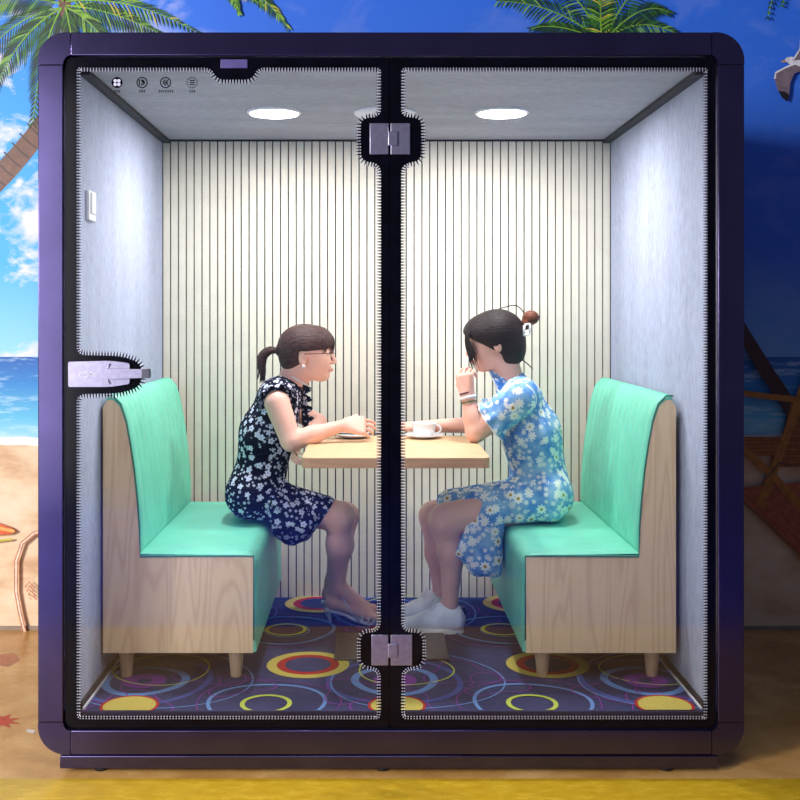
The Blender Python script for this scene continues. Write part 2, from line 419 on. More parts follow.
# floor
def floor_material():
    t = NT('printed_sand_floor'); tc = t.n('TexCoord'); sp = t.n('SeparateXYZ'); t.l(tc.outputs['Object'], sp.inputs[0])
    y = sp.outputs[1]
    n = t.noise(t.coord(), 3.2, 5, .6, .5); n2 = t.noise(t.coord((1, 2.5, 1)), 14, 4, .6)
    a = t.ramp(n, [(.3, lin((170, 122, 66))), (.5, lin((204, 156, 90))), (.7, lin((228, 186, 120)))])
    a = t.mix(t.math('MULTIPLY', n2, .3), a, lin((190, 130, 60)))
    stripe = t.ramp(n2, [(.3, lin((186, 146, 20))), (.7, lin((208, 170, 40)))])
    blue = t.ramp(n, [(.3, lin((26, 38, 130))), (.7, lin((42, 64, 180)))])
    c = t.mix(t.math('LESS_THAN', y, -.055), a, stripe)
    c = t.mix(t.math('LESS_THAN', y, -.30), c, t.mix(.55, a, lin((120, 78, 40))))  # unseen strip of floor darkened to weaken its reflection in the glass
    c = t.mix(t.math('LESS_THAN', y, -1.55), c, blue)
    c = t.mix(t.math('MULTIPLY', t.math('LESS_THAN', y, -1.5), t.math('GREATER_THAN', y, -1.6)), c, lin((170, 110, 60)))
    t.color(c); t.set(Roughness=.22); t.l(t.ramp(n2, [(.2, (.16,)*3+(1,)), (.8, (.34,)*3+(1,))]), t.b.inputs['Roughness']); return t.m
fm = MB(); fm.box(-6, 6, -9, WY+.12, -.1, 0, 0)
def floor_blob(pts, k, mi):
    q = []
    for a, b in pts:
        Z = CZ*F/(b-315); q.append(((a-372)*Z/F, Z+CY, .0006+.0002*k))
    tr = tessellate_polygon([[Vector((p[0], p[1], 0)) for p in q]]); fm.add(q, [tuple(t) for t in tr], mi)
cor = []
for k in range(18):
    a = 2*PI*k/18; r = (1 if k % 2 else .5); cor.append((0+22*r*math.cos(a), 721+8*r*math.sin(a)))
floor_blob(cor, 0, 1)
floor_blob([(0, 655), (14, 653), (20, 660), (8, 667), (-6, 664)], 1, 2); floor_blob([(27, 729), (36, 731), (33, 734), (26, 732)], 2, 3)
fm_o = fm.build('floor', [floor_material(), pm['coral'], pm['rope'], pm['shell']], fix=False)
tag(fm_o, 'glossy sand printed floor with yellow stripe', kind='structure')
bb = MB(); bb.box(-5, 5, WY-.008, WY-.001, 0.0, .018, 0); tag(bb.build('baseboard_back', simple('grey_joint', (150, 132, 112), .6)), kind='structure')

# ------------------------------------------------------------------ the booth
XL, XR, ZF, ZC, YB = -.932, 1.062, .173, 2.21, 1.45
OX0, OX1, OZ0, OZ1 = FX(40), FX(742), FZ(752), FZ(34)
IX0, IX1, IZ0, IZ1 = FX(65), FX(716), FZ(728), FZ(57)
booth = thing('meeting_booth', 'large violet-black framed glass meeting booth with rounded corners on beach floor', 'booth', ((OX0+OX1)/2, .7, 0))
fr = MB(); g = .0009; R = .088; cw = FX(72)-FX(40)
def fb(x0, x1, z0, z1): fr.box(x0, x1, -.022, .05, z0, z1, 0, .003)
ch = cw
fb(OX0+ch+g, OX1-ch-g, IZ1, OZ1); fb(OX0+ch+g, OX1-ch-g, OZ0, IZ0); fb(OX0, IX0, OZ0+ch+g, OZ1-ch-g); fb(IX1, OX1, OZ0+ch+g, OZ1-ch-g)
for sx, sz, ox, oz, ix, iz in ((-1, 1, OX0, OZ1, IX0, IZ1), (1, 1, OX1, OZ1, IX1, IZ1), (-1, -1, OX0, OZ0, IX0, IZ0), (1, -1, OX1, OZ0, IX1, IZ0)):
    cx, cz = ox-sx*R, oz-sz*R; pts = []
    for k in range(13):
        a = PI/2*k/12; pts.append((cx+sx*R*math.cos(a), cz+sz*R*math.sin(a)))
    ex, ez = ox-sx*ch, oz-sz*ch; r2 = abs(ex-ix)*.9
    pts.append((ex, oz)); pts.append((ex, iz))
    for k in range(1, 8):
        a = PI/2*(1-k/8); pts.append((ex+sx*abs(ex-ix)*math.cos(a), ez+sz*abs(ez-iz)*math.sin(a)))
    pts += [(ix, ez), (ox, ez)]
    fr.prism([pts], -.022, .05)
fr.build('frame', M['frame'], booth)
sh = MB()      # outer shell
outer = rrect(OX0+.004, OX1-.004, OZ0+.004, OZ1-.004, .085); inner = [(XL-.02, ZF-.03), (XR+.02, ZF-.03), (XR+.02, ZC+.02), (XL-.02, ZC+.02)]
sh.prism([outer, inner], .05, 1.50); sh.box(XL-.03, XR+.03, YB+.02, 1.50, ZF-.04, ZC+.03)
sh.build('shell', M['frame'], booth)
bs = MB(); bs.box(FX(62), FX(716), -.026, 1.44, .018, OZ0-.002, 0, .003); bs.build('base_skirt', M['frame'], booth)
for px in (100, 383, 668):
    for yy in (.02, 1.38):
        c = MB(); c.lathe([(.022, .0), (.022, .008), (.012, .012), (.012, .022)], FX(px), yy, 0, 20); c.build('foot', M['black'], booth)
# inner walls
sw = MB(); sw.box(XL-.018, XL, .052, YB, ZF, ZC, 0); a = sw.build('side_wall', M['wallfelt'], booth)
sw = MB(); sw.box(XR, XR+.018, .052, YB, ZF, ZC, 0); sw.build('side_wall', M['wallfelt'], booth)
ce = MB(); ce.box(XL, XR, .052, YB, ZC, ZC+.018, 0); ce.build('ceiling_panel', M['ceilfelt'], booth)
bk = MB(); bk.box(XL, XR, YB, YB+.018, ZF, ZC, 1)
n = 57; pt = (XR-XL)/n
for i in range(n): bk.box(XL+i*pt+.0028, XL+(i+1)*pt-.0028, YB-.010, YB, ZF, ZC-.004, 0)
bk.build('slat_wall', [M['slat'], M['black']], booth)
for x0, x1 in ((XL, XL+.034), (XR-.034, XR)):
    tr = MB(); tr.box(x0, x1, .052, YB-.01, ZC-.016, ZC, 0, .002); tr.build('ceiling_trim', M['black'], booth)
tr = MB(); tr.box(XL, XR, YB-.018, YB-.009, ZC-.008, ZC, 0)
for x in (XL, XR): tr.box(x-.003 if x > 0 else x, x if x > 0 else x+.003, YB-.016, YB-.009, ZF, ZC, 0)
tr.build('corner_bead', M['black'], booth)
for x0, x1, x2 in ((XL, XL+.010, XL+.016), (XR-.010, XR, XR-.016)):
    tr = MB(); tr.box(x0, x1, .052, YB-.012, ZF, ZF+.022, 0); tr.box(min(x2, x0 if x2 < x0 else x1), max(x2, x1 if x2 > x1 else x0), .052, YB-.012, ZF+.0005, ZF+.006, 1)
    tr.build('skirting', [M['black'], M['white']], booth)
# carpet
def carpet():
    t = NT('navy_carpet'); n = t.noise(t.coord((1, 1, 1)), 260, 2, .7); b = t.noise(t.coord(), 5, 3)
    c = t.ramp(t.math('ADD', t.math('MULTIPLY', n, .7), t.math('MULTIPLY', b, .3)), [(.35, lin((30, 38, 74))), (.65, lin((62, 72, 116)))])
    t.color(c); t.set(Roughness=.95, Specular_IOR_Level=.1); t.bump(n, .5, .003); return t.m
def pile(name, rgb):
    t = NT(name); n = t.noise(t.coord(), 240, 2, .7); c = lin(rgb)
    t.color(t.ramp(n, [(.35, tuple(v*.72 for v in c[:3])+(1,)), (.65, c)])); t.set(Roughness=.95, Specular_IOR_Level=.1); return t.m
cm = [carpet(), pile('yarn_yellow', (206, 188, 96)), pile('yarn_red', (176, 48, 52)), pile('yarn_sky', (104, 146, 206)), pile('yarn_blue', (72, 88, 158)),
      pile('yarn_purple', (128, 60, 156)), pile('yarn_orange', (200, 130, 60)), pile('yarn_lime', (196, 208, 92))]
cp = MB(); cp.box(XL, XR, .04, YB-.01, ZF-.012, ZF, 0)
rl = [0]
def ring(cx, cy, r, wd, mi, fill=False, wob=0.0):
    rl[0] += 1; z = ZF+.0003+.00004*rl[0]; N = 56; ph = random.uniform(0, 6)
    ro = [r*(1+wob*math.sin(3*2*PI*k/N+ph)) for k in range(N)]; ri = [0 if fill else v-wd for v in ro]
    o = [(cx+ro[k]*math.cos(2*PI*k/N), cy+ro[k]*math.sin(2*PI*k/N)) for k in range(N)]
    i = [(cx+ri[k]*math.cos(2*PI*k/N), cy+ri[k]*math.sin(2*PI*k/N)) for k in range(N)]
    def cl(p): return (min(max(p[0], XL+.002), XR-.002), min(max(p[1], .045), YB-.012), z)
    vs = [cl(p) for p in o]+[cl(p) for p in i]
    fs = [(k, (k+1) % N, (k+1) % N+N, k+N) for k in range(N)]
    cp.add(vs, fs, mi)
per = .86
for ry in (0, 1):
    dy = ry*.82
    for j in range(-2, 3):
        x0, y0 = fl2(397, 706); x0 += j*per; y0 += dy
        ring(x0, y0, .13, .006, 5, wob=.2)
        x1, y1 = fl2(266, 704); x1 += j*per; y1 += dy
        ring(x1, y1, .195, .013, 3, wob=.04); ring(x1, y1, .235, .004, 5, wob=.05); ring(x1, y1, .084, .015, 7)
        x2, y2 = fl2(395, 681); x2 += j*per; y2 += dy
        ring(x2, y2, .235, .022, 4, wob=.03); ring(x2, y2, .15, .028, 3, wob=.03); ring(x2, y2, .075, .05, 5); ring(x2+.07, y2+.02, .30, .006, 3, wob=.04)
        ring(x2+.04, y2+.12, .17, .006, 7, wob=.03)
        x3, y3 = fl2(308, 665); x3 += j*per; y3 += dy
        ring(x3, y3, .148, .036, 1); ring(x3, y3, .112, .03, 2); ring(x3, y3, .082, 0, 0, True)
        ring(x3-.32, y3-.1, .12, .005, 5, wob=.25); ring(x3-.22, y3-.22, .10, .005, 5, wob=.3); ring(x3+.17, y3-.28, .11, .005, 5, wob=.25)
        ring(x0, y0, .094, 0, 2, True); ring(x0, y0, .084, 0, 1, True)
        x4, y4 = fl2(287, 631); x4 += j*per
        if ry == 0:
            ring(x4, y4, .092, .008, 3); ring(x4, y4, .19, .006, 4)
cp.build('carpet', cm, booth, fix=False)
# lamps and vent in the ceiling
for lx, ly in LAMPS:
    d = MB(); d.lathe([(.105, 0), (.105, -.004), (.098, -.009), (.094, -.009), (.094, 0)], lx, ly, 0, 48, cz=ZC)
    dl = d.build('downlight', M['white'], booth)
    e = MB(); e.lathe([(.093, -.004), (.090, -.011), (.05, -.016), (.001, -.018)], lx, ly, 0, 48, cz=ZC); e.build('lens', M['lamp'], dl)
vx, vy = FX(385, .77), .77
d = MB(); d.lathe([(.120, 0), (.118, -.010), (.10, -.018), (.08, -.018), (.075, -.010), (.02, -.012), (.001, -.012)], vx, vy, 0, 48, cz=ZC)
vt = d.build('air_vent', M['white'], booth)
d = MB()
for k in range(5): d.box(vx-.06+k*.03-.003, vx-.06+k*.03+.003, vy-.045, vy+.045, ZC-.018, ZC-.012, 0)
d.build('grille', M['darksteel'], vt)
# light switch on the left wall
q = P(87, 205, 0); yy = (XL*F/(86.5-372))+CY
zt, zb = 1.43-(190-315)*(yy-CY)/F, 1.43-(220-315)*(yy-CY)/F
d = MB(); d.box(XL, XL+.012, yy-.012, yy+.078, zb, zt, 0, .003); s1 = d.build('light_switch', M['white'], booth)
d = MB(); d.box(XL+.011, XL+.017, yy+.006, yy+.060, zb+.022, zt-.008, 0, .002); d.build('rocker', M['white'], s1)
# glass: door at the left, fixed pane at the right
DX0, DX1 = IX0+.003, FX(388.6); PX0, PX1 = FX(390.2), IX1-.003; GZ0, GZ1 = IZ0+.003, IZ1-.003
HX = (FX(362.5), FX(421.5)); HT = (FZ(117), FZ(162)); HB = (FZ(633), FZ(664))
def opening(pts, rad): return smoothpoly([(FX(a), FZ(b)) for a, b in pts], [r*.00313 for r in rad])
dop = opening([(77, 68), (211, 68), (218, 80), (252, 80), (258, 68), (381, 68), (381, 117), (361, 119), (361, 161), (381, 164), (381, 631), (361, 633), (361, 664), (381, 667), (381, 719), (77, 719),
               (77, 394), (122, 393), (142, 386), (142, 363), (122, 356), (77, 355)],
              [4, 8, 8, 8, 8, 5, 8, 8, 8, 10, 10, 8, 8, 10, 7, 6, 9, 10, 10, 10, 10, 9])
pop = opening([(401, 68), (707, 68), (707, 719), (401, 719), (401, 667), (422, 664), (422, 633), (401, 631), (401, 164), (421, 161), (421, 119), (401, 117)],
              [5, 3, 4, 7, 10, 8, 8, 10, 10, 8, 8, 8])
def frit(x0, x1, op, parent, yf):
    mb = MB(); mb.prism([rrect(x0, x1, GZ0, GZ1, .012), op], yf-.0012, yf)
    # halftone dot rows along the opening
    L = [Vector(p) for p in op]; m = len(L)
    area2 = sum(L[i].x*L[(i+1) % m].y-L[(i+1) % m].x*L[i].y for i in range(m)); sgn = 1 if area2 > 0 else -1
    px = .00313; step = 3.0*px; dist = 0; acc = 0; idx = 0
    cols = []
    for i in range(m):
        a, b = L[i], L[(i+1) % m]; seg = (b-a).length
        if seg < 1e-9: continue
        t = (b-a)/seg; nrm = Vector((-t.y, t.x))*sgn; pos = step-acc if acc > 0 else 0
        while pos < seg:
            cols.append((a+t*pos, nrm, t)); pos += step
        acc = seg-(pos-step)
    for q, nrm, t in cols:
        def pt(o_, t_, y_): v_ = q+nrm*o_*px+t*t_*px; return (v_.x, y_, v_.y)
        y_ = yf-.0009
        mb.add([pt(-.6, -.95, y_), pt(-.6, .95, y_), pt(2.2, .62, y_), pt(4.8, .2, y_), pt(4.8, -.2, y_), pt(2.2, -.62, y_)], [(0, 1, 2, 3, 4, 5)], 0)
        for o_, r_, sh in ((1.2, .52, step/px/2), (3.4, .55, step/px/2)):
            mb.add([pt(o_+r_*1.25*math.cos(2*PI*k/8), sh+r_*math.sin(2*PI*k/8), y_-.0001) for k in range(8)], [tuple(range(8))], 1)
    return mb.build('printed_border', [M['frit'], M['dot']], parent, fix=False)
def pane(name, x0, x1):
    mb = MB(); mb.prism([rrect(x0, x1, GZ0, GZ1, .012)], -.006, 0.002); return mb.build(name, M['glass'], booth)
door = pane('glass_door', DX0, DX1); frit(DX0, DX1, dop, door, -.0062)
pan = pane('glass_panel', PX0, PX1); frit(PX0, PX1, pop, pan, -.0062)
# door icons
def ic(mb, cx, cy, shape):
    Y = -.0068
    def c(a, b): return (FX(cx+a), Y, FZ(cy+b))
    def circ(r, wd, seg=28, a0=0, a1=2*PI):
        wd *= 1.35
        n = seg; vs = []
        for k in range(n+1):
            a = a0+(a1-a0)*k/n; vs += [c(r*math.cos(a), r*math.sin(a)), c((r-wd)*math.cos(a), (r-wd)*math.sin(a))]
        mb.add(vs, [(2*k, 2*k+1, 2*k+3, 2*k+2) for k in range(n)])
    def bar(p, q, wd):
        p, q = Vector(p), Vector(q); t = (q-p).normalized(); nn = Vector((-t.y, t.x))*wd*.7
        mb.add([c(*(p+nn)), c(*(q+nn)), c(*(q-nn)), c(*(p-nn))], [(0, 1, 2, 3)])
    if shape == 0:
        circ(5.6, 5.5)
        for k in range(4):
            a = PI/4+k*PI/2; vs = [c(2.6*math.cos(a)+1.75*math.cos(b), 2.6*math.sin(a)+1.75*math.sin(b)) for b in [2*PI*j/12 for j in range(12)]]
            mb.add([(v_[0], v_[1]-.0001, v_[2]) for v_ in vs], [tuple(range(12))], 1)
    elif shape == 1:
        circ(5.6, .8); bar((-2.6, -3), (-2.6, 3), .8); bar((-1, -3), (1, 0), .8); bar((1, 0), (-1, 3), .8)
        circ(2.9, .8, 10, -1.1, 1.1); bar((.2, -3), (1.8, 0), .6)
    elif shape == 2:
        circ(5.6, .8)
        for dx in (-1.5, 1.2): bar((dx+1.8, -3), (dx-1.4, 0), .8); bar((dx-1.4, 0), (dx+1.8, 3), .8)
        bar((-1.4, 0), (3.2, 0), .6)
    else:
        for k in range(14):
            a = 2*PI*k/14; circ(5.6, .8, 3, a, a+.26)
        for dy in (-2, 0, 2): bar((-2.6, dy), (2.6, dy), .7)
    wid = (3, 3, 7, 3)[shape]
    x = -wid
    while x < wid:                      # tiny caption strokes
        bar((x, 8.0), (x+1.6, 8.0), .45); bar((x, 9.4), (x+1.6, 9.4), .45); bar((x+.8, 7.6), (x+.8, 10), .45); x += 2.2
for k, px in enumerate((117.5, 142.5, 166, 192.5)):
    mb = MB(); ic(mb, px, 83, k); mb.build('icon', [M['frit'], M['dot']], door, fix=False)
mb = MB(); mb.box(FX(221), FX(248), -.0125, -.0074, FZ(69), FZ(60), 0, .002); mb.build('door_sensor', M['tint'], door)
# handle
hp = smoothpoly([(FX(70), FZ(361.5)), (FX(112), FZ(360.5)), (FX(131), FZ(363)), (FX(131), FZ(383.5)), (FX(112), FZ(386.5)), (FX(70), FZ(386.5))], [.006, .02, .008, .008, .02, .006])
mb = MB(); mb.prism([hp], -.021, -.0074); 
hd = mb.build('door_handle', M['steel'], door)
mb = MB(); lv = smoothpoly([(FX(104), FZ(369)), (FX(112), FZ(368)), (FX(152), FZ(369)), (FX(152), FZ(377)), (FX(112), FZ(378.5)), (FX(104), FZ(378))], [.008, .004, .002, .002, .004, .008])
mb.prism([lv], -.034, -.0212); mb.box(FX(144), FX(152), -.037, -.020, FZ(377.4), FZ(368.6), 1, .001)
for s_ in (1, -1): mb.tube([(FX(108), -.0225, FZ(373.5-s_*3)), (FX(112), -.0225, FZ(373.5-s_*10))], .0022, 0, 8)
mb.build('lever', [M['steel'], M['darksteel']], door)
mb = MB()
for cx_, r_ in ((83, 1.6), (88, 2.7), (93.5, 2.0), (97, 1.5)):
    mb.tube([(FX(cx_)+r_*.0031*math.cos(a), -.0216, FZ(374)+r_*.0031*math.sin(a)) for a in [2*PI*k/12 for k in range(13)]], .0012, 0, 6)
mb.build('emblem', M['white'], door)
mb = MB(); mb.box(DX1-.003, PX0+.003, .0025, .008, GZ0, GZ1, 0); mb.build('seal', M['frit'], booth)
# hinges
for zt_, zb_ in ((FZ(124), FZ(155)), (FZ(633.5), FZ(664))):
    xm = FX(389.3)
    xa, xb = (FX(369.8), FX(410)) if zt_ > 1 else (FX(371.5), FX(412))
    mb = MB(); mb.box(xa, xm-.003, -.016, -.0074, zb_, zt_, 0, .0015); mb.box(xm+.004, xb, -.016, -.0074, zb_, zt_, 0, .0015)
    hg = mb.build('hinge', M['steel'], booth)
    mb = MB(); zm = (zt_+zb_)/2; mb.box(xm-.004, xm+.026, -.022, -.0162, zm-.022, zm+.022, 0, .002); mb.build('knuckle', M['steel'], hg)

# ------------------------------------------------------------------ benches
BX, BY = -.663, .84            # centre of left bench
HALF = .52
bench = thing('upholstered_bench', 'left mint green upholstered bench seating the woman in the navy dress', 'bench', (BX, BY, ZF), 'mint benches facing across the table')
Yp = BY-HALF
def bp(px, py): k = (Yp-CY)/F; return ((px-372)*k-BX, CZ-(py-315)*k-ZF)
woodp = [bp(103, 653), bp(253, 653), bp(253.5, 556.5), bp(140, 557.5), bp(139, 525), bp(137, 498), bp(134, 470), bp(130.5, 447), bp(126, 424), bp(120, 407), bp(113, 400), bp(107.5, 400), bp(103, 407)]
for sgy in (-1, 1):
    mb = MB(); y0 = sgy*HALF; y1 = sgy*(HALF-.02); mb.prism([woodp], min(y0, y1), max(y0, y1)); mb.build('side_panel', M['ash'], bench, local=True)
# back panel
mb = MB(); mb.box(bp(103, 0)[0], bp(103, 0)[0]+.014, -HALF+.02, HALF-.02, bp(0, 653)[1], bp(0, 407)[1]); mb.build('back_panel', M['ash'], bench, local=True)
# seat cushion: profile in x-z swept along y
def sweep(prof, ny, ydisp, name, mat, ends=True, y0=-HALF+.001, y1=HALF-.001):
    mb = MB(); m = len(prof); vs = []
    # outward normals in x-z plane
    nr = []
    for i in range(m):
        a = Vector(prof[i-1]); b = Vector(prof[(i+1) % m]); t = (b-a).normalized(); nr.append(Vector((t.y, -t.x)))
    for j in range(ny+1):
        v = j/ny; y = y0+(y1-y0)*v
        for i in range(m):
            d = ydisp(v, i/m, prof[i]); vs.append((prof[i][0]+nr[i].x*d, y, prof[i][1]+nr[i].y*d))
    fs = [(j*m+i, j*m+(i+1) % m, (j+1)*m+(i+1) % m, (j+1)*m+i) for j in range(ny) for i in range(m)]
    mb.add(vs, fs, 0, True)
    for j in (0, ny):
        tr_ = tessellate_polygon([[Vector((p[0], p[1], 0)) for p in prof]]); mb.add([vs[j*m+i] for i in range(m)], [tuple(t) for t in tr_], 0, False)
    return mb.build(name, mat, bench, local=True)
def dense(poly, d=.012):
    out = []; m = len(poly)
    for i in range(m):
        a = Vector(poly[i]); b = Vector(poly[(i+1) % m]); k = max(1, int((b-a).length/d))
        for j in range(k): out.append(tuple(a.lerp(b, j/k)))
    return out
xf = bp(253.5, 0)[0]+.010; zs = bp(0, 556)[1]; xb0 = bp(138, 0)[0]
seatp = smoothpoly([(xb0-.02, zs-.06), (xf-.03, zs-.06), (xf-.03, bp(0, 652)[1]), (xf, bp(0, 652)[1]), (xf, zs+.012), (xb0-.02, zs+.012)], [.002, .002, .002, .004, .05, .004], 8)
seatp = dense(seatp, .02)
def edge(v, e=.02): return min(1, min(v, 1-v)/e)
sweep(seatp, 60, lambda v, u, p: (-.008*(1-math.sqrt(edge(v)*(2-edge(v))))) if p[1] > zs-.3 else 0, 'seat_cushion', M['mint'])
mb = MB(); mb.box(bp(103, 0)[0]+.016, xf-.034, -HALF+.02, HALF-.02, bp(0, 651)[1], zs-.062); mb.build('seat_box', M['ash'], bench, local=True)
bf = [bp(140, 552), bp(139.5, 525), bp(137.5, 498), bp(134.5, 470), bp(131, 446), bp(126.5, 421), bp(121, 403.5), bp(113, 395.5), bp(106, 395.5), bp(102.6, 401)]
bf = [(a+.006, b+.002) for a, b in bf]
bbk = [(a-.02, b-.02) for a, b in bf[:7]][::-1]
backp = dense(smoothpoly([bf[0]]+bf[1:]+[(bf[-1][0]+.004, bf[-1][1]-.02)]+[(bf[7][0]-.001, bf[7][1]-.022)]+bbk, .02, 4), .016)
def quilt(v, u, p):
    q = -.009*(1-math.sqrt(edge(v)*(2-edge(v))))
    return q+.009*abs(math.sin(PI*v*13))**.6-.006 if p[1] > zs+.03 else q
sweep(backp, 156, quilt, 'backrest_cushion', M['mint'])
for sgy in (-1, 1):
    mb = MB(); yy_ = sgy*(HALF+.001)
    mb.tube([(a+.001, yy_, b) for a, b in [bp(253.5, 640), bp(253.5, 556)]+[bp(140, 556.5)]+[(p[0]-.007, p[1]-.003) for p in bf[1:9]]], .0032, 0, 6)
    mb.build('piping', M['mintpipe'], bench, local=True)
for lx in (bp(117, 0)[0]+.02, bp(234, 0)[0]):
    for ly in (-HALF+.06, HALF-.06):
        mb = MB(); mb.lathe([(.018, 0), (.019, .004), (.028, bp(0, 653)[1]), (.028, bp(0, 653)[1]+.004)], lx, ly, 0, 24); mb.build('leg', M['leg'], bench, local=True)
dup(bench, (.783, BY, ZF), PI, 'right mint green upholstered bench seating the woman in the blue daisy dress')

# ------------------------------------------------------------------ table
TZ = .935; TY0, TY1 = .357, 1.05; TX0, TX1 = FX(301.5, TY0), FX(490.5, TY0)
table = thing('pedestal_table', 'light oak topped pedestal table between the two mint benches', 'table', ((TX0+TX1)/2, .70, ZF))
tp = rrect(TX0, TX1, TY0, TY1, .03)
mb = MB(); mb.prism([tp], TZ-.003, TZ, 0, 'z'); 
mb.prism([tp], TZ-.036, TZ-.0031, 1, 'z'); mb.build('tabletop', [M['tabletop'], M['tableedge']], table)
tcx = FX(391, .7)
mb = MB(); mb.lathe([(.03, .012), (.03, TZ-.045-ZF)], tcx, .70, 0, 28, cz=ZF); mb.build('column', M['black'], table)
mb = MB(); mb.box(tcx-.12, tcx+.12, .60, .80, TZ-.046, TZ-.0361, 0, .002); mb.build('mounting_plate', M['black'], table)
mb = MB(); mb.box(tcx-.21, tcx+.21, .54, .86, ZF+.002, ZF+.012, 0, .003); mb.build('base_plate', M['darksteel'], table)

# crockery
def saucer(x, y, label):
    t = thing('saucer', label, 'saucer', (x, y, TZ)); mb = MB()
    mb.lathe([(.030, .001), (.040, .001), (.074, .013), (.077, .015), (.074, .016), (.040, .006), (.034, .005), (.001, .005)], x, y, 0, 40, cz=TZ); mb.build('dish', M['porcelain'], t); return t
q1 = P(424, 437.5, .97); cx_, cy_ = q1.x, .97
saucer(cx_, cy_, 'white saucer under the coffee cup before the woman in blue')
cup = thing('coffee_cup', 'white porcelain coffee cup standing on the saucer at the right of the table', 'cup', (cx_, cy_, TZ+.007))
mb = MB(); mb.lathe([(.026, 0), (.030, .001), (.032, .004), (.044, .022), (.049, .050), (.051, .056), (.0485, .056), (.046, .050), (.040, .022), (.026, .008), (.001, .007)], cx_, cy_, 0, 40, cz=TZ+.0065); mb.build('bowl', M['porcelain'], cup)
mb = MB(); mb.tube([(cx_+.046+.022*math.sin(a), cy_, TZ+.036+.017*math.cos(a)) for a in [PI*k/12 for k in range(13)]], .0042, 0, 10); mb.build('handle', M['porcelain'], cup)
mb = MB(); mb.lathe([(.001, .0), (.0455, .0), (.0455, .0012), (.001, .0012)], cx_, cy_, 0, 36, cz=TZ+.0525); mb.build('coffee', M['coffee'], cup)
q2 = P(354, 437, 1.0)
saucer(q2.x, .98, 'white saucer under the hand of the woman in the navy dress')
sp_ = thing('teaspoon', 'dark steel teaspoon lying across the left saucer', 'spoon', (q2.x, .98, TZ+.016))
mb = MB(); mb.tube([(q2.x-.075, .955, TZ+.020), (q2.x, .945, TZ+.019), (q2.x+.105, .94, TZ+.0205)], [.003, .0025, .004], 0, 8); mb.build('stem', M['darksteel'], sp_)
mb = MB(); mb.lathe([(.001, 0), (.012, .002), (.0145, .005), (.011, .0045), (.001, .0025)], q2.x-.085, .957, 0, 20, cz=TZ+.0165); mb.build('bowl', M['darksteel'], sp_)

